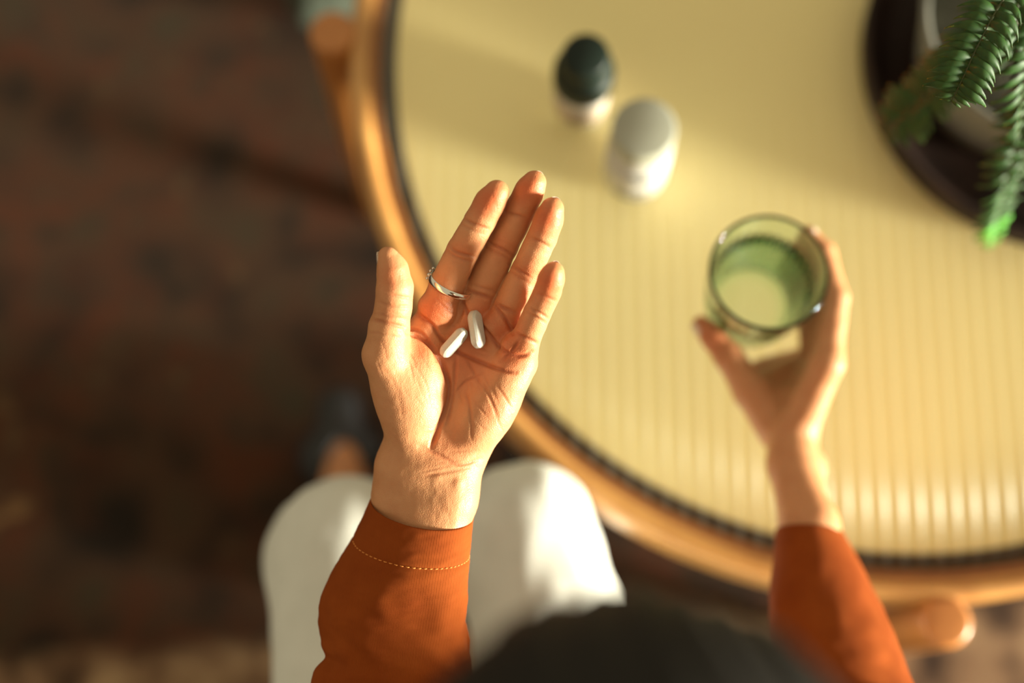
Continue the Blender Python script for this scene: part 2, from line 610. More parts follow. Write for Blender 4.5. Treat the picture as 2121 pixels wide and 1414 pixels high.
# fluted glass: ribs run along Y
RG = 0.4448; PITCH = 0.0147; AMP = 0.0017
V, F = [], []
NX = int(2 * RG / PITCH * 10); NYR = 10
for i in range(NX + 1):
    x = -RG + 2 * RG * i / NX
    x = max(-RG + 1e-4, min(RG - 1e-4, x))
    yy = math.sqrt(RG * RG - x * x)
    zz = TZ - AMP + AMP * math.cos(2 * math.pi * x / PITCH)
    for j in range(NYR + 1):
        V.append((x, -yy + 2 * yy * j / NYR, zz))
nb = len(V)
for i in range(NX + 1):
    x = max(-RG + 1e-4, min(RG - 1e-4, -RG + 2 * RG * i / NX)); yy = math.sqrt(RG * RG - x * x)
    V.append((x, -yy, 0.4445)); V.append((x, yy, 0.4445))
S = NYR + 1
for i in range(NX):
    for j in range(NYR):
        F.append((i * S + j, (i + 1) * S + j, (i + 1) * S + j + 1, i * S + j + 1))
    F.append((nb + 2 * i, nb + 2 * i + 1, nb + 2 * i + 3, nb + 2 * i + 2))
    F.append((i * S, nb + 2 * i, nb + 2 * i + 2, (i + 1) * S))
    F.append((i * S + NYR, (i + 1) * S + NYR, nb + 2 * i + 3, nb + 2 * i + 1))
g = tl('fluted_glass_top', V, F, M['fluted'])
g.data.materials.append(M['clear'])            # underside lies flat on the panel: no reflection of its own
for p_ in g.data.polygons:
    if p_.normal.z < -0.5 or (p_.center.z < 0.4446): p_.material_index = 1
# four round legs standing against the ring, tops rounded
lp = []
LR = 0.0205
for i in range(7):
    a = math.radians(90 * i / 6)
    lp.append((LR - 0.006 + 0.006 * math.cos(a), TZ + 0.012 - 0.006 + 0.006 * math.sin(a)))
lp = [(0.0004, 0.0), (0.017, 0.0), (0.0185, 0.004)] + [(LR, 0.2)] + lp + [(0.0004, TZ + 0.012)]
V, F = lathe(lp, 40)
leg_me = mesh_list('leg', V, F); leg_me.materials.append(M['leg_wood'])
for ang in (177.6, -88.4, 2, 92):
    a = math.radians(ang)
    o = link('leg', leg_me, None, table); o.location = (0.4865 * math.cos(a), 0.4865 * math.sin(a), 0)


# ================================================================== BOTTLES
def bottle(name, label, c, cap_prof, cap_mat, body_prof, body_mat, lab_prof, lab_mat, prints, ang0):
    b = empty(name, (c[0], c[1], TZ))
    tag(b, label, 'bottle')
    def part(n, prof, m, seg=64, rip=None):
        V, F = lathe(prof, seg, ripple=rip); return link(n, mesh_list(n, V, F), m, b)
    part('bottle_body', body_prof, body_mat)
    part('cap', cap_prof, cap_mat, 96, lambda a, r, z: r * (1 + (0.006 * math.cos(48 * a) if 0.3 < 1 and r > cap_prof[-1][0] * 0.97 else 0)))
    r, z0, z1 = lab_prof
    lb = part('paper_label', [(r - 0.0004, z0), (r, z0), (r, z1), (r - 0.0004, z1)], lab_mat)
    for (a0, a1, za, zb) in prints:
        V, F = [], []
        n = 8
        for i in range(n + 1):
            a = math.radians(ang0 + a0 + (a1 - a0) * i / n)
            for z in (za, zb):
                for rr in (r - 0.0002, r + 0.0003):
                    V.append((rr * math.cos(a), rr * math.sin(a), z))
        for i in range(n):
            k = i * 4
            F += [(k + 1, k + 5, k + 7, k + 3), (k, k + 2, k + 6, k + 4), (k + 2, k + 3, k + 7, k + 6), (k, k + 4, k + 5, k + 1)]
        F += [(0, 1, 3, 2), (4 * n, 4 * n + 2, 4 * n + 3, 4 * n + 1)]
        o = link('printed_mark', mesh_list('printed_mark', V, F), M['ink'], lb, False)
    return b


bottle('supplement_bottle', 'supplement bottle with a black-green screw cap, behind the white-capped one', (0.0595, 0.5015),
       [(0.0004, 0.100), (0.0165, 0.100), (0.0185, 0.0985), (0.0198, 0.094), (0.0202, 0.078), (0.0225, 0.074), (0.0248, 0.0715), (0.0256, 0.068), (0.0256, 0.052), (0.0240, 0.050), (0.0200, 0.050)], M['cap_dark'],
       [(0.0004, 0.0), (0.0205, 0.0), (0.0225, 0.002), (0.0232, 0.006), (0.0232, 0.042), (0.0220, 0.047), (0.0190, 0.051)], M['bottle_white'],
       (0.0236, 0.008, 0.036), M['label_paper'], [(-22, 22, 0.016, 0.019), (-18, 12, 0.023, 0.027)], -95)
bottle('pill_bottle', 'white pill bottle with a flat white cap toned grey for dim light, nearer the open hand', (0.105, 0.4385),
       [(0.0004, 0.100), (0.0232, 0.100), (0.0250, 0.0992), (0.0258, 0.0972), (0.0260, 0.080), (0.0255, 0.079), (0.0200, 0.079)], M['cap_dim'],
       [(0.0004, 0.0), (0.0235, 0.0), (0.0258, 0.0015), (0.0266, 0.005), (0.0266, 0.070), (0.0255, 0.0755), (0.0205, 0.079), (0.0200, 0.082)], M['bottle_white'],
       (0.0269, 0.007, 0.066), M['bottle_white'], [(-32, 2, 0.054, 0.060), (-26, 10, 0.045, 0.050), (-52, 8, 0.0072, 0.012), (-18, 8, 0.018, 0.024)], -78)

# ================================================================== TRAY + FERN
tz = TZ + 0.0003
V, F = lathe([(0.0005, 0.0), (0.155, 0.0), (0.166, 0.004), (0.1705, 0.012), (0.1725, 0.034), (0.1715, 0.0365), (0.1690, 0.0375), (0.1655, 0.0365), (0.1630, 0.030), (0.150, 0.012), (0.140, 0.009), (0.0005, 0.008)], 128)
tr = link('round_tray', mesh_list('round_tray', V, F), M['tray'])
tr.location = (0.4725, 0.5335, tz)
tag(tr, 'dark brown round tray under the potted fern', 'tray')

PC = (0.4345, 0.5275); pz = tz + 0.0094
fern = empty('potted_fern', (PC[0], PC[1], pz))
tag(fern, 'green fern growing in a grey ceramic pot on the dark tray', 'plant')
V, F = lathe([(0.0005, 0.0), (0.080, 0.0), (0.086, 0.003), (0.1035, 0.090), (0.1065, 0.096), (0.107, 0.100), (0.1045, 0.1025), (0.100, 0.101), (0.098, 0.094), (0.096, 0.082)], 96)
link('pot', mesh_list('pot', V, F), M['pot'], fern)
V, F = lathe([(0.0975, 0.080), (0.08, 0.084), (0.05, 0.088), (0.02, 0.090), (0.0005, 0.090)], 64, ripple=lambda a, r, z: r)
V = [(x, y, z + 0.004 * mnoise.noise(Vector((x * 60, y * 60, 0)))) for x, y, z in V]
link('soil', mesh_list('soil', V, F), M['soil'], fern)


def leaflet_mesh(name, mat, curl, lobes=5):
    """unit leaflet: along +X (0..1), width along Y, curls down; wavy margin"""
    n = 9
    V, F = [], []
    for i in range(n):
        t = i / (n - 1)
        wd = 0.20 * (math.sin(math.pi * min(1, t * 0.86 + 0.12)) ** 0.7) * (1 - 0.55 * t)
        wd *= 1 + 0.10 * math.sin(t * lobes * 2 * math.pi)
        if i == n - 1: wd = 0.02
        x = t * (1 - 0.15 * t * t)
        y0 = 0.28 * t * t * t
        z = 0.10 * math.sin(math.pi * t) - curl * t ** 2.2
        V += [(x, y0 - wd, z - 0.05), (x, y0, z + 0.02), (x, y0 + wd, z - 0.05)]
    for i in range(n - 1):
        k = 3 * i
        F += [(k, k + 3, k + 4, k + 1), (k + 1, k + 4, k + 5, k + 2)]
    # thickness
    m = len(V)
    V += [(x, y, z - 0.012) for x, y, z in V]
    F += [tuple(i + m for i in f[::-1]) for f in F]
    me = mesh_list(name, V, F); me.materials.append(mat)
    return me


LM = {('leaf', 0): leaflet_mesh('leaflet', M['leaf'], 0.25), ('leaf', 1): leaflet_mesh('leaflet', M['leaf'], 0.4, 4),
      ('leaf_bright', 0): leaflet_mesh('leaflet', M['leaf_bright'], 0.25), ('leaf_bright', 1): leaflet_mesh('leaflet', M['leaf_bright'], 0.4)}
for me in LM.values(): me.polygons.foreach_set('use_smooth', [True] * len(me.polygons))
fern_loc = Vector((PC[0], PC[1], pz))


def frond(ctrl, count, lmax, t0=0.12, bright_from=2.0, tipfrac=0.35, side_up=(0, 0, 1), widthfac=1.0, lift=0.15):
    """ctrl: world points root -> tip"""
    pts = crv(ctrl, 40)
    base = [Vector(p) - fern_loc for p in pts]
    V, F = tube(base, [0.0011 * (1 - 0.7 * i / 39) for i in range(40)], 6)
    fr = link('frond', mesh_list('frond', V, F), M['stem'], fern)
    up = Vector(side_up)
    for i in range(count):
        u = t0 + (1 - t0) * (i / (count - 1)) * 0.985
        s = u * 39; k = min(int(s), 38); f = s - k
        p = base[k].lerp(base[k + 1], f)
        tg = (base[k + 1] - base[k]).normalized()
        side = tg.cross(up).normalized(); nrm = side.cross(tg).normalized()
        v = (1 - u)
        L = lmax * min(1.0, (v / tipfrac) ** 0.75 + 0.22) * random.uniform(0.9, 1.08)
        for sg in (-1, 1):
            d = (side * sg + tg * random.uniform(0.02, 0.2) + nrm * (lift + random.uniform(-0.12, 0.12))).normalized()
            y = (tg - d * tg.dot(d)).normalized()
            z = d.cross(y)
            if z.dot(nrm) < 0: y, z = y, -z
            # keep leaflets right handed
            R = Matrix((d, y, z)).transposed()
            kind = 'leaf_bright' if u > bright_from else 'leaf'
            o = bpy.data.objects.new('leaflet', LM[(kind, random.randint(0, 1))])
            COL.objects.link(o); o.parent = fr
            o.matrix_local = Matrix.Translation(p) @ R.to_4x4() @ Matrix.Diagonal((L, L * widthfac, L, 1))
    return fr


root = np.array([PC[0], PC[1], pz + 0.09])
def fp(*q): return [w(*a) for a in q]
# sharp frond reaching up to the focal plane
frond([root, w(2290, -60, 0.93), *fp((2170, -95, 0.83), (2085, -10, 0.805), (2030, 85, 0.80), (1995, 160, 0.805), (1970, 212, 0.815))], 18, 0.0215, 0.38, widthfac=0.85, tipfrac=0.16, lift=0.25)
# soft frond over the tray edge
frond([root, w(2080, 60, 0.98), *fp((1985, 135, 0.97), (1900, 210, 1.0), (1828, 278, 1.03))], 18, 0.027, 0.25, widthfac=1.0, tipfrac=0.2)
# drooping frond with a bright young tip
frond([root, w(2180, 140, 0.97), *fp((2130, 240, 0.97), (2092, 350, 1.0), (2070, 440, 1.05), (2055, 512, 1.09))], 24, 0.022, 0.25, bright_from=0.86, widthfac=1.0, tipfrac=0.22)
frond([root, w(2230, 0, 0.96), *fp((2240, 120, 0.93), (2190, 220, 0.94), (2130, 300, 0.97), (2100, 420, 1.02))], 20, 0.026, 0.25, widthfac=0.9)
frond([root, w(2240, -150, 0.93), *fp((2160, -110, 0.88), (2115, -20, 0.86), (2105, 80, 0.87), (2120, 160, 0.9))], 20, 0.022, 0.25, widthfac=0.8)
frond([root, w(2150, -60, 0.96), *fp((2090, -20, 0.93), (2050, 40, 0.93), (2075, 140, 0.96))], 16, 0.022, 0.25, widthfac=0.8)

frond([root, w(2010, -70, 0.98), *fp((1960, -110, 0.97), (1930, -150, 1.0))], 14, 0.022, 0.3, widthfac=0.8)
frond([root, w(2200, 60, 0.95), *fp((2180, 30, 0.89), (2145, 90, 0.87), (2118, 190, 0.90), (2108, 290, 0.95))], 17, 0.024, 0.3, widthfac=0.95)

# ================================================================== CUSHION / SOFA
def pillow_mesh(name, sx, sy, sz, n=28):
    V, F = [], []
    for s in (1, -1):
        for i in range(n + 1):
            for j in range(n + 1):
                u, v = -1 + 2 * i / n, -1 + 2 * j / n
                hgt = ((1 - u ** 4) * (1 - v ** 4)) ** 0.45
                V.append((u * sx * (1 - 0.05 * v * v), v * sy * (1 - 0.05 * u * u), s * sz * hgt + 0.004 * mnoise.noise(Vector((u * 3, v * 3, s)))))
    m = (n + 1) ** 2
    for i in range(n):
        for j in range(n):
            a = i * (n + 1) + j
            F.append((a, a + n + 1, a + n + 2, a + 1)); F.append((m + a, m + a + 1, m + a + n + 2, m + a + n + 1))
    return mesh_list(name, V, F)


cp = onz(668, -62, 0.06)
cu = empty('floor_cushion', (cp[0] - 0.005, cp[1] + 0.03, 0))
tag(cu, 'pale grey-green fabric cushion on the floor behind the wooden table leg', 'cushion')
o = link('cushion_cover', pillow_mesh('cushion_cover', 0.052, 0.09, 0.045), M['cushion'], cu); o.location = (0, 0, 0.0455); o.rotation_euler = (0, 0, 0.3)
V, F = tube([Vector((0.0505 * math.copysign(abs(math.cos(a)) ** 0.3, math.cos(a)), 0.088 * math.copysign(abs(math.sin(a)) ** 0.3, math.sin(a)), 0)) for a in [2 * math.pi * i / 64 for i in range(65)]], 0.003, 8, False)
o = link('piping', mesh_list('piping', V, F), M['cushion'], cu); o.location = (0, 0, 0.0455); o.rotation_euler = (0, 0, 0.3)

sofa = empty('sofa', (0.05, -0.45, 0)); tag(sofa, 'dark upholstered sofa seat under the seated person', 'sofa')
box('seat_cushion', (-0.65, -0.35, 0.20), (0.65, 0.26, 0.425), M['sofa'], sofa, 0.04)
box('seat_base', (-0.68, -0.42, 0.05), (0.68, 0.22, 0.20), M['sofa'], sofa, 0.02)
for sx in (-0.6, 0.6):
    for sy in (-0.36, 0.16):
        V, F = lathe([(0.0005, 0), (0.014, 0), (0.02, 0.055), (0.0005, 0.055)], 20, (sx, sy, 0)); link('leg', mesh_list('leg', V, F), M['leg_wood'], sofa)

# ================================================================== PERSON
person = empty('person', (0.03, -0.25, 0))
tag(person, 'seated person in an orange shirt and white trousers holding pills and a glass', 'person')
PLOC = np.array([0.03, -0.25, 0])


def plink(name, Vw, F, mat, parent=None):
    me = mesh_np(name, np.asarray(Vw) - PLOC, F)
    return link(name, me, mat, parent or person)


# ---------------------------------------------------------------- open left hand (camera space, cm)
lo = cc(700, 1260, -7); hi = cc(1215, 330, 5)
FD = Field((min(lo[0], cc(700, 330, 5)[0]) - 0.3, lo[1] - 0.2, -82 - 6.2), (max(hi[0], cc(1215, 1260, -7)[0]) + 0.3, hi[1] + 0.3, -82 + 4.0), 0.054)
ZH = np.array([0, 0, 1.0])


def finger(nodes, padk=0.12, k=0.18):
    pts = [cc(*n[:3]) for n in nodes]; rad = [n[3] for n in nodes]
    FD.chain(pts, rad, k)
    # soft pads between the joints
    for i in range(1, len(pts) - 1):
        d = unit(pts[i + 1] - pts[i]); nn = unit(ZH - d * d[2])
        a = pts[i] + (pts[i + 1] - pts[i]) * 0.36; b = pts[i] + (pts[i + 1] - pts[i]) * 0.66
        r = min(rad[i], rad[i + 1])
        FD.cap(a + nn * (padk + 0.02), b + nn * (padk + 0.02), r * 0.93, r * 0.93, 0.25)
    return pts, rad


fing = {}
# metacarpal slab
W0 = [(838, 968, -2.0, 1.55), (872, 966, -2.1, 1.6), (908, 966, -2.15, 1.6), (945, 962, -2.0, 1.5)]
MC = [(893, 672, -1.15, 1.10), (962, 690, -1.55, 1.10), (1030, 712, -1.45, 1.05), (1078, 752, -0.75, 1.0)]
for a, b in zip(W0, MC):
    FD.cap(cc(*a[:3]), cc(*b[:3]), a[3], b[3], 0.9)
fing['index'] = finger([(893, 672, -1.15, 1.08), (926, 590, -0.35, 1.00), (958, 521, 0.55, 0.91), (994, 458, 1.45, 0.87), (1016, 418, 2.0, 0.85), (1029, 398, 2.3, 0.69)])
fing['middle'] = finger([(962, 690, -1.55, 1.08), (993, 606, -1.0, 0.98), (1041, 508, -0.1, 0.91), (1079, 432, 0.95, 0.86), (1097, 395, 1.55, 0.81), (1107, 377, 1.8, 0.66)])
fing['ring'] = finger([(1030, 712, -1.45, 1.02), (1052, 640, -0.8, 0.93), (1090, 562, 0.25, 0.87), (1122, 493, 1.35, 0.83), (1137, 452, 2.0, 0.80), (1144, 432, 2.3, 0.65)])
fing['pinky'] = finger([(1078, 752, -0.75, 0.95), (1090, 700, 0.1, 0.82), (1113, 648, 1.0, 0.77), (1134, 604, 1.9, 0.74), (1142, 577, 2.5, 0.71), (1146, 564, 2.75, 0.60)])
# thumb
fing['thumb'] = finger([(852, 905, -1.4, 1.5), (800, 735, 0.35, 1.32), (806, 680, 0.95, 1.12), (815, 635, 1.5, 0.98), (818, 595, 1.9, 0.98), (813, 558, 2.1, 0.82), (803, 532, 2.2, 0.58)], 0.06, 0.35)
# thenar, hypothenar, finger mounds
def rotz(a):
    a = math.radians(a); return np.array([[math.cos(a), math.sin(a), 0], [-math.sin(a), math.cos(a), 0], [0, 0, 1]])
FD.ell(cc(846, 805, -0.70), (2.0, 3.1, 1.75), rotz(12), 0.5)
FD.ell(cc(868, 765, -0.35), (1.35, 1.7, 1.05), rotz(20), 0.4)
FD.cap(cc(800, 735, 0.0), cc(862, 700, -0.9), 1.0, 0.8, 0.6)        # thumb web
FD.cap(cc(848, 720, -1.1), cc(880, 690, -1.2), 0.85, 0.8, 0.6)
FD.ell(cc(1012, 842, -0.95), (1.65, 2.9, 1.35), rotz(-28), 0.5)
FD.ell(cc(1052, 775, -0.45), (1.25, 1.55, 1.0), rotz(-28), 0.4)
FD.ell(cc(905, 640, -0.45), (1.15, 0.85, 0.80), rotz(-22), 0.25)
FD.ell(cc(980, 652, -0.95), (0.6, 0.9, 0.62), rotz(-20), 0.3)
FD.ell(cc(1023, 672, -0.70), (0.75, 0.85, 0.68), rotz(-25), 0.25)
FD.ell(cc(1064, 716, -0.15), (0.72, 0.9, 0.68), rotz(-30), 0.25)
# hollow of the palm
FD.ell(cc(968, 730, 0.62), (1.7, 2.1, 1.0), rotz(-5), 0.6, True)
# wrist and forearm: radius + ulna, tendons
FD.chain([cc(838, 965, -2.4), cc(832, 1030, -2.75), cc(828, 1120, -2.8), cc(795, 1330, -2.4)], [1.62, 1.62, 1.62, 1.6], 0.9)
FD.chain([cc(938, 955, -1.9), cc(932, 1030, -1.75), cc(912, 1120, -1.8), cc(872, 1330, -2.4)], [1.48, 1.50, 1.45, 1.5], 0.9)
FD.cap(cc(888, 950, -1.9), cc(840, 1330, -2.2), 1.65, 1.6, 0.9)
FD.cap(cc(905, 990, -0.42), cc(896, 1085, -0.72), 0.22, 0.20, 0.35)
FD.cap(cc(948, 1000, -0.42), cc(940, 1080, -0.62), 0.20, 0.18, 0.35)
HV, HF = FD.mesh()
HV = relax(HV, HF, 3)
HN = vnormals(HV, HF)
HQ = to_px(HV)
facing = np.clip(HN[:, 2] * 1.6 + 0.1, 0, 1)
# hand creases: polyline (px), depth cm, half width px
CR = [
    ([(844, 689), (866, 697), (893, 716), (912, 744), (925, 775), (931, 808), (923, 850), (908, 888), (893, 926)], 0.26, 5.0),
    ([(840, 684), (858, 682), (878, 695), (897, 722), (905, 745)], 0.14, 4.5),
    ([(861, 648), (880, 662), (897, 676), (915, 702), (946, 728), (1000, 752), (1040, 766), (1068, 771)], 0.16, 4.5),
    ([(955, 612), (964, 640), (985, 662), (1010, 690), (1038, 722), (1062, 734), (1085, 736), (1100, 728)], 0.15, 4.5),
    ([(1038, 748), (1060, 727), (1076, 702)], 0.12, 4.0),
    ([(1020, 626), (1034, 645), (1048, 662), (1062, 690)], 0.16, 4.5),
    ([(939, 817), (953, 802), (967, 788), (999, 774)], 0.08, 3.5),
    ([(944, 739), (941, 790), (936, 830), (926, 878)], 0.10, 4.0),
    ([(964, 810), (972, 840), (976, 880), (976, 909)], 0.07, 3.5),
    ([(999, 790), (1015, 825), (1031, 866)], 0.06, 3.5),
    ([(967, 742), (978, 764), (990, 786), (1000, 800)], 0.07, 3.5),
    ([(1030, 800), (1050, 830), (1062, 850)], 0.05, 3.0),
    ([(905, 620), (925, 640), (945, 650)], 0.06, 3.5),
    ([(960, 610), (958, 640), (950, 665)], 0.10, 4.0),
    ([(870, 925), (905, 940), (950, 962), (996, 950)], 0.09, 4.5),
    ([(880, 985), (935, 975), (985, 966)], 0.05, 4.0),
    ([(790, 760), (815, 790), (830, 830), (835, 870)], 0.015, 5.0),
    ([(850, 745), (880, 790), (892, 840)], 0.02, 3.0),
    ([(868, 735), (902, 785), (910, 835)], 0.02, 3.0),
    # thumb
    ([(800, 607), (828, 614), (856, 618)], 0.09, 3.5), ([(784, 625), (815, 634), (853, 634)], 0.06, 3.0),
    ([(768, 662), (800, 668), (845, 680)], 0.10, 4.0), ([(775, 650), (805, 654), (846, 662)], 0.05, 3.0), ([(760, 690), (790, 690), (830, 700)], 0.04, 3.0),
    # index
    ([(957, 450), (980, 463), (1012, 474)], 0.10, 3.5), ([(952, 462), (975, 475), (1000, 484)], 0.05, 3.0),
    ([(930, 507), (946, 521), (985, 533)], 0.10, 3.5), ([(926, 518), (945, 531), (980, 543)], 0.06, 3.0), ([(890, 590), (915, 603), (962, 616)], 0.12, 4.0),
    # middle
    ([(1045, 437), (1066, 444), (1090, 452)], 0.09, 3.5), ([(1008, 499), (1034, 512), (1064, 528)], 0.10, 3.5), ([(1004, 511), (1030, 524), (1058, 538)], 0.05, 3.0),
    ([(964, 598), (990, 608), (1022, 618)], 0.14, 4.0), ([(972, 586), (1000, 596), (1028, 604)], 0.05, 3.0),
    # ring
    ([(1096, 491), (1116, 500), (1140, 512)], 0.09, 3.5), ([(1056, 547), (1076, 560), (1100, 576)], 0.10, 3.5), ([(1051, 558), (1072, 572), (1094, 586)], 0.05, 3.0),
    ([(1022, 626), (1040, 636), (1064, 646)], 0.14, 4.0),
    # little finger
    ([(1114, 609), (1130, 615), (1152, 623)], 0.08, 3.5), ([(1096, 638), (1116, 648), (1140, 662)], 0.09, 3.5), ([(1092, 647), (1112, 658), (1134, 671)], 0.05, 3.0), ([(1066, 690), (1088, 700), (1116, 712)], 0.12, 4.0),
]
# finer secondary lines: fields of short, nearly parallel wrinkles
rl = random.Random(11)
for (cx, cy, sx, sy, ang, ln, cnt, dp) in [(870, 790, 36, 60, 62, 46, 13, 0.028), (1015, 835, 40, 50, 58, 52, 11, 0.030), (955, 780, 24, 60, 95, 50, 9, 0.035), (1030, 690, 34, 40, 55, 34, 9, 0.040),
                                           (905, 650, 34, 26, 30, 34, 7, 0.035), (930, 955, 50, 22, -4, 60, 6, 0.024), (985, 700, 36, 40, 20, 34, 7, 0.040), (865, 705, 22, 22, 40, 30, 5, 0.040),
                                           (815, 650, 22, 40, 10, 40, 9, 0.024), (955, 522, 16, 16, 24, 34, 4, 0.022), (1036, 512, 16, 18, 26, 34, 4, 0.022), (1085, 560, 16, 18, 28, 34, 4, 0.022), (1060, 740, 26, 26, -30, 34, 6, 0.035),
                                           (800, 730, 24, 50, 60, 40, 7, 0.018)]:
    for _ in range(cnt):
        px, py = cx + rl.uniform(-sx, sx), cy + rl.uniform(-sy, sy)
        a_ = math.radians(ang + rl.gauss(0, 9)); l_ = ln * rl.uniform(0.6, 1.2) / 2
        bx, by = rl.uniform(-3, 3), rl.uniform(-3, 3)
        CR.append(([(px - math.cos(a_) * l_, py - math.sin(a_) * l_), (px + bx, py + by), (px + math.cos(a_) * l_, py + math.sin(a_) * l_)], dp * rl.uniform(0.7, 1.3), 2.4))
dep = np.zeros(len(HV)); red = np.zeros(len(HV))
for poly, dpt, wd in CR:
    pl = crv(poly, 4 * len(poly)) if len(poly) > 2 else poly
    pa_ = np.array(pl); m_ = wd * 7
    win_ = np.where((HQ[:, 0] > pa_[:, 0].min() - m_) & (HQ[:, 0] < pa_[:, 0].max() + m_) & (HQ[:, 1] > pa_[:, 1].min() - m_) & (HQ[:, 1] < pa_[:, 1].max() + m_))[0]
    if not len(win_): continue
    Qw = HQ[win_]
    d = dist_poly(Qw, pl)
    ends = np.minimum(np.linalg.norm(Qw - np.array(poly[0]), axis=1), np.linalg.norm(Qw - np.array(poly[-1]), axis=1))
    fade = np.clip((0.35 if wd > 2.5 else 0.0) + ends / 25, 0, 1)
    dep[win_] = np.maximum(dep[win_], dpt * 0.8 * np.exp(-(d / wd) ** 2) * fade) - 0.10 * dpt * np.exp(-((d - wd * 2.6) / (wd * 1.4)) ** 2) * fade
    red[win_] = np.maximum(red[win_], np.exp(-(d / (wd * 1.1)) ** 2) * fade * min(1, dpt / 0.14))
HV = HV - HN * (dep * facing)[:, None]
# broad soft relief
nz = np.array([mnoise.noise(Vector(p) * 0.9) * 0.6 + mnoise.noise(Vector(p) * 2.3) * 0.4 for p in HV])
HV = HV + HN * (nz * 0.03)[:, None]
# colour: pale peach skin, pinker finger pads / mounds / creases
def blob(px, py, r): return np.exp(-(((HQ[:, 0] - px) ** 2 + (HQ[:, 1] - py) ** 2) / r ** 2))
pink = np.zeros(len(HV))
for (px, py, r, a) in [(1012, 415, 42, 1), (1092, 392, 42, 1), (1132, 452, 42, 1), (1138, 585, 42, 1.0), (818, 575, 36, 0.55), (905, 640, 42, 0.9), (1000, 655, 42, 0.8), (1045, 690, 42, 0.85), (1062, 735, 42, 0.8),
                       (957, 520, 26, 0.4), (1040, 510, 26, 0.4), (1085, 560, 26, 0.4), (870, 720, 34, 0.7), (905, 760, 36, 0.4), (1030, 845, 40, 0.35), (965, 735, 65, 0.75), (930, 930, 40, 0.3), (820, 640, 30, 0.3)]:
    pink = np.maximum(pink, a * blob(px, py, r))
pink = np.clip(pink * facing, 0, 1)
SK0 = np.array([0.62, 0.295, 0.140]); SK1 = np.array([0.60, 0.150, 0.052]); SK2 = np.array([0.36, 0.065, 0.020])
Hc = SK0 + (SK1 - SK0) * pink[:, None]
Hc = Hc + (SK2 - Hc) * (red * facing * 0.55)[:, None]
HANDL_V, HANDL_F, HANDL_C = cam2world(HV), HF, Hc
LAND = HV.copy(); LQ = HQ

# ---------------------------------------------------------------- tumbler axis (right hand wraps around it)
GRIM = 0.65; GA = onz(1594, 562, GRIM); GH = 0.096
def glass_r(z):     # outer radius at height below rim
    t = np.clip((GRIM - z) / GH, 0, 1)
    return 0.0425 - 0.0115 * t ** 1.15

# ---------------------------------------------------------------- right hand (world metres -> cm in camera space)
def wc(p): return world2cam(np.asarray(p)[None])[0]
def gcyl(phi, z, extra):
    a = math.radians(phi); r = glass_r(z) + extra
    return wc([GA[0] + r * math.cos(a), GA[1] + r * math.sin(a), z])
def pd(px, py, d): return cc(px, py, 0, d * 100)
RF = Field((13.0, -18.5, -114), (29, 9.0, -92), 0.11)
rfing = []
for i, (dz, dr, mp, sc) in enumerate([(0.023, 0, (1714, 752, 1.000), 1.0), (0.046, 0, (1708, 760, 1.035), 1.0), (0.064, 0, (1698, 770, 1.058), 0.95), (0.080, 0, (1686, 785, 1.078), 0.82)]):
    z = GRIM - dz
    r = [1.08 * sc, 0.92 * sc, 0.82 * sc, 0.70 * sc]
    pts = [pd(*mp), gcyl(-14, z, 0.012 * sc), gcyl(26, z, 0.0085 * sc), gcyl(46, z, 0.0072 * sc)]
    RF.chain(pts, r, 0.25); rfing.append((pts, r))
wr = [pd(1638, 905, 1.020), pd(1640, 912, 1.045)]
for i, mp in enumerate([(1714, 752, 1.000), (1708, 760, 1.035), (1698, 770, 1.058), (1686, 785, 1.078)]):
    RF.cap(pd(1645, 900, 1.025 + 0.009 * i), pd(*mp), 1.55, 1.12, 0.7)
# thumb
tp = [pd(1612, 888, 1.036), pd(1558, 812, 1.042), pd(1507, 736, 1.042), pd(1477, 697, 1.044), pd(1452, 670, 1.047)]
RF.chain(tp, [1.6, 1.32, 1.02, 0.90, 0.62], 0.4); rfing.append((tp[1:], [1, .92, .85, .62]))
RF.cap(pd(1600, 850, 1.045), pd(1690, 775, 1.055), 0.9, 1.0, 0.8)      # web / palm
RF.cap(pd(1605, 860, 1.06), pd(1680, 800, 1.085), 0.9, 1.0, 0.8)
RF.cap(pd(1568, 822, 1.052), pd(1650, 845, 1.040), 1.15, 1.3, 0.7)
RF.cap(pd(1588, 800, 1.062), pd(1665, 765, 1.075), 1.25, 1.25, 0.8)
RF.cap(pd(1575, 770, 1.082), pd(1650, 752, 1.095), 1.0, 1.1, 0.8)
# wrist + forearm
RF.chain([pd(1640, 900, 1.022), pd(1642, 960, 1.015), pd(1676, 1090, 0.988), pd(1722, 1330, 0.945)], [1.6, 1.72, 1.95, 1.7], 0.8)
RF.chain([pd(1640, 905, 1.046), pd(1646, 960, 1.040), pd(1680, 1090, 1.008), pd(1724, 1330, 0.955)], [1.5, 1.62, 1.85, 1.7], 0.8)
RF.ell(pd(1690, 965, 1.03), (0.7, 0.9, 0.8), None, 0.8)
RV, RFc = RF.mesh(); RV = relax(RV, RFc, 3)
RN = vnormals(RV, RFc)
rn = np.array([mnoise.noise(Vector(p) * 0.9) for p in RV]); RV = RV + RN * (rn * 0.04)[:, None]
RQ = to_px(RV)
rp = np.exp(-(((RQ[:, 0] - 1470) ** 2 + (RQ[:, 1] - 690) ** 2) / 60 ** 2)) * 0.6
RC = SK0 + (SK1 - SK0) * rp[:, None]
HANDR_V, HANDR_F = cam2world(RV), RFc

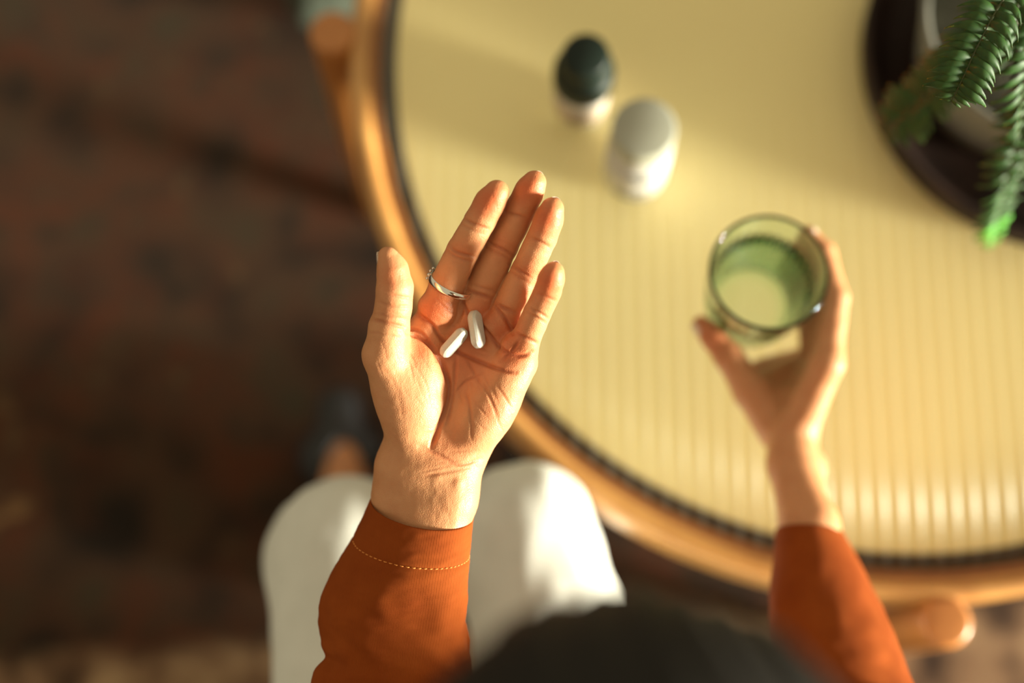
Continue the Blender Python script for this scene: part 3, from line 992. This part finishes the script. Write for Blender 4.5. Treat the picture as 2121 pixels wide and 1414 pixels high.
# ---------------------------------------------------------------- rest of the body, coarse (world cm)
BD = Field((-34, -48, -1), (40, 50, 126), 0.9)
def b(x, y, z): return np.array([x, y, z], float)
LE = w(715, 1740, 0.835) * 100; RE = w(1835, 1620, 0.865) * 100
LS, RS = b(-12.5, -20, 91), b(20.5, -20, 91)
HC = b(4.0, -6.5, 110)
BD.chain([LS, LE, w(845, 1240, 0.844) * 100], [4.6, 3.5, 2.2], 1.5)
BD.chain([RS, RE, w(1712, 1250, 0.965) * 100], [4.6, 3.4, 1.8], 1.5)
BD.chain([b(4, -31, 50), b(4, -30, 66), b(4, -25, 82), b(4, -20, 90)], [13, 11, 12, 8], 6)
BD.cap(LS + b(4, 0, -1), RS - b(4, 0, 1), 6.5, 6.5, 5)
BD.cap(b(4, -19, 91), b(4, -10, 104), 5.2, 5.2, 3)
# head, tipped forward; face towards +Y and down
fwd = unit([0, 0.72, -0.69]); upv = unit([0, 0.69, 0.72]); rt = np.array([1, 0, 0])
Rh = np.stack([rt, fwd, upv])
def hp(x, f, u): return HC + rt * x + fwd * f + upv * u
BD.ell(hp(0, -1.0, 1.5), (7.2, 9.0, 8.6), Rh, 2)
BD.ell(hp(0, 3.0, -4.0), (5.6, 5.6, 7.0), Rh, 2.5)
BD.ell(hp(0, 7.6, -9.0), (2.2, 1.8, 1.8), Rh, 2)
BD.cap(hp(0, 8.2, 0.5), hp(0, 10.0, -3.2), 0.9, 1.2, 1.0)
BD.ell(hp(0, 8.4, -6.2), (2.4, 1.0, 0.9), Rh, 0.8)
for s in (-1, 1):
    BD.ell(hp(3.1 * s, 8.6, 0.3), (1.6, 1.2, 1.1), Rh, 1.0, True)
    BD.ell(hp(3.0 * s, 7.2, 0.2), (1.25, 1.25, 1.25), Rh, 0.3)
    BD.ell(hp(7.2 * s, -0.5, -1.0), (0.8, 1.7, 3.0), Rh, 0.6)
# legs and feet
KL, KR = w(713, 1146, 1.13) * 100, w(1078, 1116, 1.125) * 100
HL, HR = b(-6.5, -28, 51), b(13, -28, 51)
AL = b(-17.5, 15.0, 9); AR = b(3, 15, 9)
BD.chain([HL, KL, AL], [7.4, 5.0, 3.4], 2); BD.chain([HR, KR, AR], [7.4, 5.0, 3.4], 2)
FT = {}
for A, tx in ((AL, -2.0), (AR, 1.5)):
    heel = A + b(0, -3.5, -5.6); ball = A + b(tx * 0.7, 11, -6.0); toe = A + b(tx, 16.5, -6.4)
    BD.chain([heel, A + b(0, 3, -3.0), ball, toe], [2.8, 3.2, 2.6, 1.9], 2)
    BD.cap(A, A + b(0, 4, -3.5), 3.0, 3.0, 2)
    BD.cap(ball + b(-2.0, 0, 0), ball + b(2.0, 0, 0), 2.1, 2.1, 1.5)
    FT[tx] = (heel, ball, toe, A)
BV, BF = BD.mesh(); BV = relax(BV, BF, 3)

# one continuous skin: cut the coarse arms and bridge them to the fine forearms inside the sleeves
def keep_only(V, F, C, mask):
    fm = mask[F].all(1); idx = np.cumsum(mask) - 1
    return V[mask], idx[F[fm]], C[mask]


BC = np.tile(SK0, (len(BV), 1)); BVm = BV / 100.0
CUTS = []
for elbow, wrist in ((LE / 100, w(838, 1320, 0.844)), (RE / 100, w(1722, 1320, 0.953))):
    d_ = unit(wrist - elbow); L_ = np.linalg.norm(wrist - elbow)
    CUTS.append((elbow, d_, L_))
mask = np.ones(len(BVm), bool)
for (e_, d_, L_) in CUTS:
    t_ = (BVm - e_) @ d_; r_ = np.linalg.norm(BVm - e_ - t_[:, None] * d_, axis=1)
    mask &= ~((t_ > L_ * 0.55) & (r_ < 0.05))
BVm, BF, BC = keep_only(BVm, BF, BC, mask)
parts_ = [(HANDL_V, HANDL_F, HANDL_C), (HANDR_V, HANDR_F, RC)]
for q, (e_, d_, L_) in enumerate(CUTS):
    Vh, Fh, Ch = parts_[q]
    t_ = (Vh - e_) @ d_
    parts_[q] = keep_only(Vh, Fh, Ch, t_ > L_ * 0.85)
(HANDL_V, HANDL_F, HANDL_C), (HANDR_V, HANDR_F, RC) = parts_
Vall = np.concatenate([HANDL_V, HANDR_V, BVm])
Fall = np.concatenate([HANDL_F, HANDR_F + len(HANDL_V), BF + len(HANDL_V) + len(HANDR_V)])
Call = np.concatenate([HANDL_C, RC, BC])
me = mesh_np('body', Vall - PLOC, Fall)
ca = me.color_attributes.new('tint', 'FLOAT_COLOR', 'POINT')
ca.data.foreach_set('color', np.concatenate([Call, np.ones((len(Call), 1))], 1).astype(np.float32).ravel())
bm = bmesh.new(); bm.from_mesh(me); bm.verts.ensure_lookup_table()
be = [e for e in bm.edges if e.is_boundary]
n1, n2 = len(HANDL_V), len(HANDL_V) + len(HANDR_V)
g1, g2, g3 = [], [], []
for e in be:
    i0 = e.verts[0].index
    co = np.array(e.verts[0].co) + PLOC
    if i0 < n1: g1.append(e)
    elif i0 < n2: g2.append(e)
    else:
        dl = [np.linalg.norm(co - (e_ + d_ * L_ * 0.55)) for (e_, d_, L_) in CUTS]
        g3.append((int(np.argmin(dl)), e))
for q, gh in enumerate((g1, g2)):
    gb = [e for k_, e in g3 if k_ == q]
    try:
        bmesh.ops.bridge_loops(bm, edges=gh + gb)
    except Exception as ex:
        print('bridge', q, len(gh), len(gb), ex)
bmesh.ops.recalc_face_normals(bm, faces=bm.faces[:])
bm.to_mesh(me); bm.free()
link('body', me, M['skin'], person)


# ---------------------------------------------------------------- fingernails (curved plates on the back of each fingertip)
def nail(pts, rad, side=None, sc=1.0, ext=0.30, off=0.0):
    """pts in camera cm; last two nodes = distal segment"""
    a, c = np.asarray(pts[-3]), np.asarray(pts[-1])
    d = unit(c - a)
    back = -unit(ZH - d * d[2]) if side is None else unit(np.asarray(side) - d * (np.asarray(side) @ d))
    s = np.cross(d, back)
    r = rad[-2]
    L = 1.0 * sc; Wd = 0.52 * sc
    org = c - d * (L * 0.72) + back * off
    V, F = [], []
    nu, nv = 10, 8
    for lay in (0, 1):
        for i in range(nu + 1):
            t = i / nu
            for j in range(nv + 1):
                v = -1 + 2 * j / nv
                ed = 1 - 0.35 * max(0, (t - 0.65) / 0.35) ** 2 - 0.25 * max(0, (0.25 - t) / 0.25) ** 2
                lift = math.sqrt(max(0, 1 - (v * 0.72) ** 2)) * (r * 1.02) * (1 - 0.10 * t)
                p = org + d * (t * (L + ext) - 0.18 * (v * v) * (1 if t > 0.6 else 0) * (t - 0.6)) + back * (lift - lay * 0.05 - 0.06 * t * t) + s * (v * Wd * ed)
                V.append(p)
    m = (nu + 1) * (nv + 1)
    for i in range(nu):
        for j in range(nv):
            k = i * (nv + 1) + j
            F.append((k, k + 1, k + nv + 2, k + nv + 1)); F.append((m + k, m + k + nv + 1, m + k + nv + 2, m + k + 1))
    for i in range(nu):
        for j in (0, nv):
            k = i * (nv + 1) + j
            F.append((k, k + nv + 1, m + k + nv + 1, m + k))
    for j in range(nv):
        for i in (0, nu):
            k = i * (nv + 1) + j
            F.append((k, k + 1, m + k + 1, m + k))
    return plink('fingernail', cam2world(np.array(V)), np.array(F), M['nail'])


for nm in ('index', 'middle', 'ring', 'pinky'):
    nail(*fing[nm], sc=0.75 if nm == 'pinky' else 0.92, ext=0.22)
nail(*fing['thumb'], side=(-0.90, 0, -0.42), sc=0.95, ext=0.12, off=-0.10)
for q in rfing[:4]:
    out = unit(q[0][3] - wc([GA[0], GA[1], GRIM - 0.05])); out[1] += 0
    nail(*q, side=out, sc=0.85, ext=0.1)
nail(*rfing[4], side=(-0.7, -0.6, 0.2), sc=0.95, ext=0.15)

# ---------------------------------------------------------------- clothes: shirt body
ST_ = Field((-36, -50, 40), (42, 12, 108), 0.9)
ST_.chain([b(4, -31, 47), b(4, -30, 66), b(4, -25, 82), b(4, -20, 90)], [14.5, 12.6, 13.4, 9.2], 6)
ST_.cap(LS + b(4, 0, -1), RS - b(4, 0, 1), 7.6, 7.6, 5)
ST_.chain([LS, LE], [6.2, 5.2], 3); ST_.chain([RS, RE], [6.2, 5.2], 3)
ST_.cap(b(4, -20, 92), b(4, -15, 97.5), 6.6, 6.2, 2.5)
ST_.cap(b(4, -16, 96), b(4, -8, 108), 5.3, 5.3, 0.4, True)
SV, SF = ST_.mesh(); SV = relax(SV, SF, 3)
SN = vnormals(SV, SF)
SV = SV + SN * (np.array([mnoise.noise(Vector((p[0] * .25, p[1] * .25, p[2] * .12))) for p in SV]) * 0.7)[:, None]
shirt = plink('shirt', SV / 100, SF, M['orange'])
tag(shirt, 'rust orange twill shirt')


def sleeve(name, rings, nseg, nlen, wrinkle, seed, thick=0.10, d0=82.0):
    """rings: (Lpx,Lpy,Rpx,Rpy, frontdx, frontdy, halfdepth_cm, h)"""
    R_ = []
    for (lx, ly, rx, ry, fx, fy, q, h) in rings:
        l, r = cc(lx, ly, h, d0), cc(rx, ry, h, d0)
        c = (l + r) / 2; a = (r - l) / 2
        fpt = cc((lx + rx) / 2 + fx, (ly + ry) / 2 + fy, h + q, d0)
        R_.append(np.concatenate([c, a, fpt - c]))
    R_ = crv(R_, nlen)
    V = []
    for i, rr in enumerate(R_):
        c, a, bb = rr[:3], rr[3:6], rr[6:9]
        for s in range(nseg):
            th = 2 * math.pi * s / nseg
            dirv = a * math.cos(th) + bb * math.sin(th)
            p = c + dirv
            am = wrinkle(i / (nlen - 1), th)
            V.append(p + unit(dirv) * am)
    V = np.array(V)
    n = len(V)
    # inner layer for thickness, hem joined at the opening
    N_ = np.zeros_like(V)
    for i in range(nlen):
        c = V[i * nseg:(i + 1) * nseg].mean(0)
        for s in range(nseg): N_[i * nseg + s] = unit(V[i * nseg + s] - c)
    Vi = V - N_ * thick
    hem = (V[:nseg] + Vi[:nseg]) / 2 + (V[:nseg] - V[nseg:2 * nseg]) / np.linalg.norm(V[:nseg] - V[nseg:2 * nseg], axis=1, keepdims=True) * thick * 0.5
    A = np.concatenate([V, Vi, hem])
    F = []
    for i in range(nlen - 1):
        for s in range(nseg):
            s2 = (s + 1) % nseg
            k = [i * nseg + s, i * nseg + s2, (i + 1) * nseg + s2, (i + 1) * nseg + s]
            F.append(tuple(k)); F.append(tuple(n + x for x in k[::-1]))
    for s in range(nseg):
        s2 = (s + 1) % nseg
        F.append((s, 2 * n + s, 2 * n + s2, s2)); F.append((2 * n + s, n + s, n + s2, 2 * n + s2))
    o = plink(name, cam2world(A), np.array(F), M['orange'], shirt)
    return V.reshape(nlen, nseg, 3), N_.reshape(nlen, nseg, 3)


def wr_left(t, th):
    # cuff stays smooth, folds grow below the stitch line
    k = min(1, max(0, (t - 0.16) / 0.18))
    v = 0.32 * k * mnoise.noise(Vector((math.cos(th) * 1.3 + 5, math.sin(th) * 1.3, t * 7)))
    v += 0.16 * k * mnoise.noise(Vector((math.cos(th) * 2.6, math.sin(th) * 2.6 + 9, t * 16 + th)))
    v += 0.03 * mnoise.noise(Vector((math.cos(th) * 5, math.sin(th) * 5, t * 50)))
    v -= 0.06 * math.exp(-((t - 0.148) / 0.008) ** 2)                         # seam valley
    v -= 0.35 * math.exp(-((t - 0.60 - 0.05 * math.cos(th)) / 0.03) ** 2) * max(0, -math.cos(th)) ** 2   # pinch at the left
    return v


LV, LN = sleeve('sleeve', [(766, 1040, 980, 1068, 8, 44, 2.35, -2.2), (736, 1106, 974, 1132, 10, 46, 2.65, -2.2), (694, 1178, 970, 1205, 10, 40, 2.9, -2.2),
                           (660, 1252, 969, 1275, 8, 30, 3.1, -2.3), (664, 1330, 968, 1345, 0, 20, 3.2, -2.3), (648, 1400, 975, 1420, 0, 10, 3.4, -2.2),
                           (610, 1490, 978, 1500, 0, 0, 3.7, -2.0), (560, 1640, 920, 1650, 0, -10, 4.2, -1.6), (530, 1790, 880, 1790, 0, -20, 4.0, -1.4)], 128, 150, wr_left, 3)


def wr_right(t, th):
    k = min(1, max(0, (t - 0.12) / 0.2))
    return 0.25 * k * mnoise.noise(Vector((math.cos(th) * 1.3 + 2, math.sin(th) * 1.3, t * 6))) + 0.1 * k * mnoise.noise(Vector((math.cos(th) * 3, math.sin(th) * 3, t * 14)))


sleeve('sleeve', [(1606, 1098, 1748, 1106, 2, -16, 2.9, -1.2), (1600, 1170, 1784, 1170, 0, -10, 3.3, 0.8), (1593, 1260, 1826, 1262, 0, -5, 3.7, 3.0),
                  (1597, 1345, 1866, 1350, 0, 0, 4.0, 5.3), (1618, 1430, 1908, 1440, 0, 0, 4.1, 7.6), (1660, 1540, 1975, 1550, 0, 0, 4.0, 10.0), (1710, 1660, 2030, 1680, 0, 0, 4.0, 11.5)], 80, 70, wr_right, 5, d0=98.0)

# stitching: short thread dashes along the cuff seam
ii = int(0.148 * 149)
VV, FF = [], []
for s in range(0, 64, 2):
    a, c = LV[ii, s], LV[ii, (s + 2) % 128]
    n0 = LN[ii, s]
    pts = [a + (c - a) * t + n0 * (0.030 - 0.05 * (abs(t - 0.38) / 0.38) ** 2) for t in (0.0, 0.2, 0.38, 0.56, 0.76)]
    T_, G_ = tube([Vector(p) for p in pts], [0.014, 0.034, 0.038, 0.034, 0.014], 6)
    k = len(VV); VV += [np.array(v) for v in T_]; FF += [tuple(i + k for i in f) for f in G_]
me = mesh_list('stitching', cam2world(np.array(VV)) - PLOC, FF)
so = link('stitching', me, M['thread'], shirt)
so['kind'] = 'stuff'

# ---------------------------------------------------------------- trousers
TF = Field((-40, -50, 4), (34, 36, 66), 0.62)
AL2, AR2 = AL + b(0, -0.5, 6), AR + b(0, -0.5, 6)
TF.chain([HL, (HL + KL) / 2 + b(-1.2, 0, 0.5), KL, (KL + AL2) / 2 + b(0, -1.5, 0), AL2], [9.2, 6.9, 5.5, 5.9, 5.4], 3)
TF.chain([HR, (HR + KR) / 2 + b(0.4, 0, 0.3), KR, (KR + AR2) / 2 + b(0, -1.5, 0), AR2], [9.2, 6.8, 5.6, 5.9, 5.4], 2.0)
TF.cap(HL + b(0, -3, 0), HR + b(0, -3, 0), 10, 10, 4)
TF.cap(AL2 + b(0, 0, -8), AL2 + b(0, 0, 3), 4.8, 4.8, 0.4, True); TF.cap(AR2 + b(0, 0, -8), AR2 + b(0, 0, 3), 4.8, 4.8, 0.4, True)
TV, TFc = TF.mesh(); TV = relax(TV, TFc, 3)
TN = vnormals(TV, TFc)
TV = TV + TN * np.array([0.45 * mnoise.noise(Vector((p[0] * .22, p[1] * .12, p[2] * .2))) + 0.2 * mnoise.noise(Vector((p[0] * .6, p[1] * .3, p[2] * .5))) for p in TV])[:, None]
tag(plink('trousers', TV / 100, TFc, M['white_cloth']), 'white cotton trousers')

# ---------------------------------------------------------------- shoes: black flats leaving the instep bare
for tx, (heel, ball, toe, A) in FT.items():
    sf = Field(np.minimum(heel, toe) - 6, np.maximum(heel, toe) + [7, 7, 10], 0.4)
    sf.chain([heel + b(0, 0, 0.3), A + b(0, 3, -4.8), ball + b(0, 0, 0.3), toe + b(0, 0.3, 0)], [3.3, 3.3, 3.2, 2.5], 1.5)
    sf.cap(ball + b(-2.2, 0, 0), ball + b(2.2, 0, 0), 2.8, 2.8, 1.5)
    sf.ell(A + b(tx * 0.4, 4.5, -1.2), (2.9, 9.0, 4.4), None, 0.4, True)      # opening over the instep
    sf.cap(heel + b(-8, -8, -9.0), toe + b(8, 8, -9.0), 6.0, 6.0, 0.3, True)
    sv, sfc = sf.mesh(); sv = relax(sv, sfc, 2); sv[:, 2] = np.maximum(sv[:, 2], 0.05)
    plink('shoe', sv / 100, sfc, M['shoe'])

# ---------------------------------------------------------------- hair: smooth dark cap gathered into a low bun
HF_ = Field(HC - [14, 26, 20], HC + [14, 16, 14], 0.45)
HF_.ell(hp(0, -1.6, 2.0), (8.6, 10.2, 9.4), Rh, 1)
HF_.ell(hp(0, -6.5, -3.5), (7.2, 6.0, 7.0), Rh, 3)
HF_.ell(hp(0, -12.5, -3.0), (4.2, 3.6, 4.0), Rh, 0.8)
HF_.ell(hp(0, 8.6, -5.5), (6.6, 7.2, 8.6), Rh, 0.8, True)                      # opening for the face
for s in (-1, 1): HF_.ell(hp(8.8 * s, 0.5, -4.0), (2.4, 3.0, 4.2), Rh, 0.8, True)
hv, hf = HF_.mesh(); hv = relax(hv, hf, 3)
hn = vnormals(hv, hf)
loc = (hv - HC) @ Rh.T
ang = np.arctan2(loc[:, 0], loc[:, 2] + 2)
hv = hv + hn * (0.14 * np.sin(ang * 46 + 2.0 * np.sin(loc[:, 1] * 0.5)) + 0.10 * np.sin(ang * 17 + loc[:, 1] * 0.25))[:, None]
tag(plink('hair', hv / 100, hf, M['hair']), 'dark hair tied back')

# ================================================================== FINGER RING
ipts, irad = fing['index']
ax = unit(ipts[2] - ipts[1]); cen = ipts[1] + ax * 0.05
# measure the finger cross-section there
rel = LAND - cen
al = rel @ ax
nn = unit(ZH - ax * ax[2]); sd = np.cross(ax, nn)
sel = (np.abs(al) < 0.12) & (np.linalg.norm(rel - al[:, None] * ax, axis=1) < 1.5)
cu_, cv_ = rel[sel] @ sd, rel[sel] @ nn
c0 = np.array([(cu_.max() + cu_.min()) / 2, (cv_.max() + cv_.min()) / 2]); rr = np.array([np.ptp(cu_) / 2, np.ptp(cv_) / 2]) * 1.0 + 0.015
ringo = empty('finger_ring', cam2world((cen)[None])[0])
tag(ringo, 'silver band ring with a beaded ornament on the index finger of the open hand', 'ring')
RLOC = np.array(ringo.location)


def rpt(th, axo, rad_off):
    u = c0[0] + (rr[0] + rad_off) * math.cos(th); v = c0[1] + (rr[1] + rad_off) * math.sin(th)
    return cen + sd * u + nn * v + ax * axo


V, F = [], []
prof = [(-0.19, 0.0), (-0.19, 0.05), (-0.14, 0.085), (0, 0.10), (0.14, 0.085), (0.19, 0.05), (0.19, 0.0), (0.0, -0.02)]
seg = 72
for i in range(seg):
    th = 2 * math.pi * i / seg
    for (a0, ro) in prof: V.append(rpt(th, a0, ro))
m = len(prof)
for i in range(seg):
    for j in range(m):
        a_, b_ = i * m + j, i * m + (j + 1) % m
        c_, d_ = ((i + 1) % seg) * m + (j + 1) % m, ((i + 1) % seg) * m + j
        F.append((a_, b_, c_, d_))
link('band', mesh_list('band', cam2world(np.array(V)) - RLOC, F), M['silver'], ringo)


def bead(center, r, mat, name):
    bm = bmesh.new(); bmesh.ops.create_icosphere(bm, subdivisions=2, radius=r / 100)
    me = bpy.data.meshes.new(name); bm.to_mesh(me); bm.free()
    o = link(name, me, mat, ringo); o.location = cam2world(np.array(center)[None])[0] - RLOC
    return o


# ornament sits on the outer (thumb) side and back of the finger
thl = math.pi + 0.18 if sd[0] > 0 else -0.18
thl = thl if sd[0] > 0 else 0.0
base_t = math.pi if sd[0] > 0 else 0.0
sgn = 1 if sd[0] > 0 else -1
V, F = [], []
pl = []
for i in range(9):
    for (a0, ro) in ((-0.32, 0.02), (-0.32, 0.13), (0.32, 0.13), (0.32, 0.02)):
        sh = 1 - 0.45 * (abs(i - 4) / 4) ** 2
        pl.append(rpt(base_t + sgn * (-0.15 + 0.14 * i), a0 * sh, ro))
for i in range(8):
    for j in range(4):
        F.append((i * 4 + j, i * 4 + (j + 1) % 4, (i + 1) * 4 + (j + 1) % 4, (i + 1) * 4 + j))
F += [(0, 1, 2, 3), (35, 34, 33, 32)]
link('ornament_plate', mesh_list('ornament_plate', cam2world(np.array(pl)) - RLOC, F), M['tarnish'], ringo, False)
for (dt, a0, r) in [(0.0, 0.25, 0.085), (0.02, -0.02, 0.10), (0.0, -0.26, 0.085), (0.28, 0.32, 0.09), (0.28, 0.05, 0.11), (0.28, -0.25, 0.09), (0.6, 0.3, 0.09), (0.6, 0.0, 0.12), (0.6, -0.3, 0.09), (0.9, 0.15, 0.09), (0.9, -0.15, 0.09)]:
    bead(rpt(base_t + sgn * dt, a0, 0.16), r, M['silver'], 'bead')

# ================================================================== PILLS
def caplet_mesh(L, Wd, T):
    """stadium outline in local X(length)/Y(width); faces +-Z slightly domed with a bevel"""
    n = 20
    r = Wd / 2; hl = L / 2 - r
    ol = []
    for i in range(n + 1):
        a = -math.pi / 2 + math.pi * i / n; ol.append((hl, 0, math.cos(a), math.sin(a)))
    for i in range(n + 1):
        a = math.pi / 2 + math.pi * i / n; ol.append((-hl, 0, math.cos(a), math.sin(a)))
    lay = [(0.0, -T / 2 - 0.0002), (0.55, -T / 2 - 0.00015), (0.80, -T / 2), (0.97, -T / 2 + 0.0012), (1.0, -T / 2 + 0.0014), (1.0, T / 2 - 0.0014), (0.97, T / 2 - 0.0012), (0.80, T / 2), (0.55, T / 2 + 0.00015), (0.0, T / 2 + 0.0002)]
    V, F = [], []
    for (s, z) in lay:
        for (cx, cy, nx, ny) in ol:
            V.append((cx * (s if s < 0.5 else 1 - (1 - s) * 0.35) + nx * r * s, ny * r * s, z))
    m = len(ol)
    for i in range(len(lay) - 1):
        for j in range(m):
            F.append((i * m + j, i * m + (j + 1) % m, (i + 1) * m + (j + 1) % m, (i + 1) * m + j))
    return mesh_list('pill', V, F)


def place_pill(label, p0, p1, face_px, tilt, L, Wd, T, lift):
    px, py = (p0[0] + p1[0]) / 2, (p0[1] + p1[1]) / 2
    near = (np.hypot(LQ[:, 0] - px, LQ[:, 1] - py) < 10) & (HN[:, 2] > 0.2)
    h = np.median(LAND[near][:, 2]) + 82
    print('pill surface h', label[:12], h)
    a = unit([p1[0] - p0[0], -(p1[1] - p0[1]), lift])           # long axis, camera space
    f = np.array([face_px[0], -face_px[1], 0.0]); f = unit(f - a * (f @ a))
    t = math.radians(tilt)
    zc = unit(ZH - a * (ZH @ a)); zc = unit(zc - f * (zc @ f))
    n = f * math.cos(t) + zc * math.sin(t)
    wv = np.cross(n, a)
    c = cc(px, py, h + Wd * 100 * 0.46)
    me = caplet_mesh(L, Wd, T)
    o = link('pill', me, M['pill'])
    Rm = np.stack([a, wv, n], 1)                # local axes in camera space
    Rw = np.stack([RX, UY, BZ], 1) @ Rm
    o.matrix_world = Matrix.Translation(Vector(cam2world(c[None])[0])) @ Matrix(Rw.tolist()).to_4x4()
    b_ = o.modifiers.new('round', 'BEVEL'); b_.width = 0.0002; b_.segments = 2; b_.limit_method = 'ANGLE'
    tag(o, label, 'pill', 'white tablets in the open palm')
    return o


place_pill('white oblong tablet lying upright in the palm nearest the ring finger', (981, 642), (993, 722), (1, 0.1), 33, 0.0222, 0.0088, 0.0056, 0.0)
place_pill('white oblong tablet lying slantwise in the palm beside the thumb base', (968, 678), (912, 741), (0.75, 0.66), 25, 0.0205, 0.0086, 0.0056, 0.0)

# ================================================================== TUMBLER
tum = empty('glass_tumbler', (GA[0], GA[1], GRIM - GH))
tag(tum, 'green-tinted ribbed glass tumbler held in the right hand', 'glass')
pr = []
def orad(zz): return glass_r(GRIM - GH + zz)
outer = [(orad(z), z) for z in np.linspace(0.004, GH - 0.002, 26)]
inner = [(orad(z) - 0.0024 - 0.0024 * min(1, max(0, (0.066 - z) / 0.012)), z) for z in np.linspace(GH - 0.002, 0.007, 24)]
prof = [(0.00001, 0.0015), (0.020, 0.001), (0.028, 0.0), (orad(0) - 0.0008, 0.0012)] + outer + [(orad(GH) - 0.0006, GH - 0.0004), (orad(GH) - 0.0014, GH), (orad(GH) - 0.0023, GH - 0.0004)] + inner + [(0.0240, 0.0048), (0.020, 0.0040), (0.00001, 0.0038)]
def rib(a, r, z):
    k = min(1, max(0, (0.066 - z) / 0.006)) * min(1, max(0, (z - 0.003) / 0.004))
    return r + k * 0.0011 * math.cos(36 * a) if r > orad(z) - 0.0005 else r
V, F = lathe(prof, 288, ripple=rib)
link('glass_body', mesh_list('glass_body', V, F), M['glass'], tum)
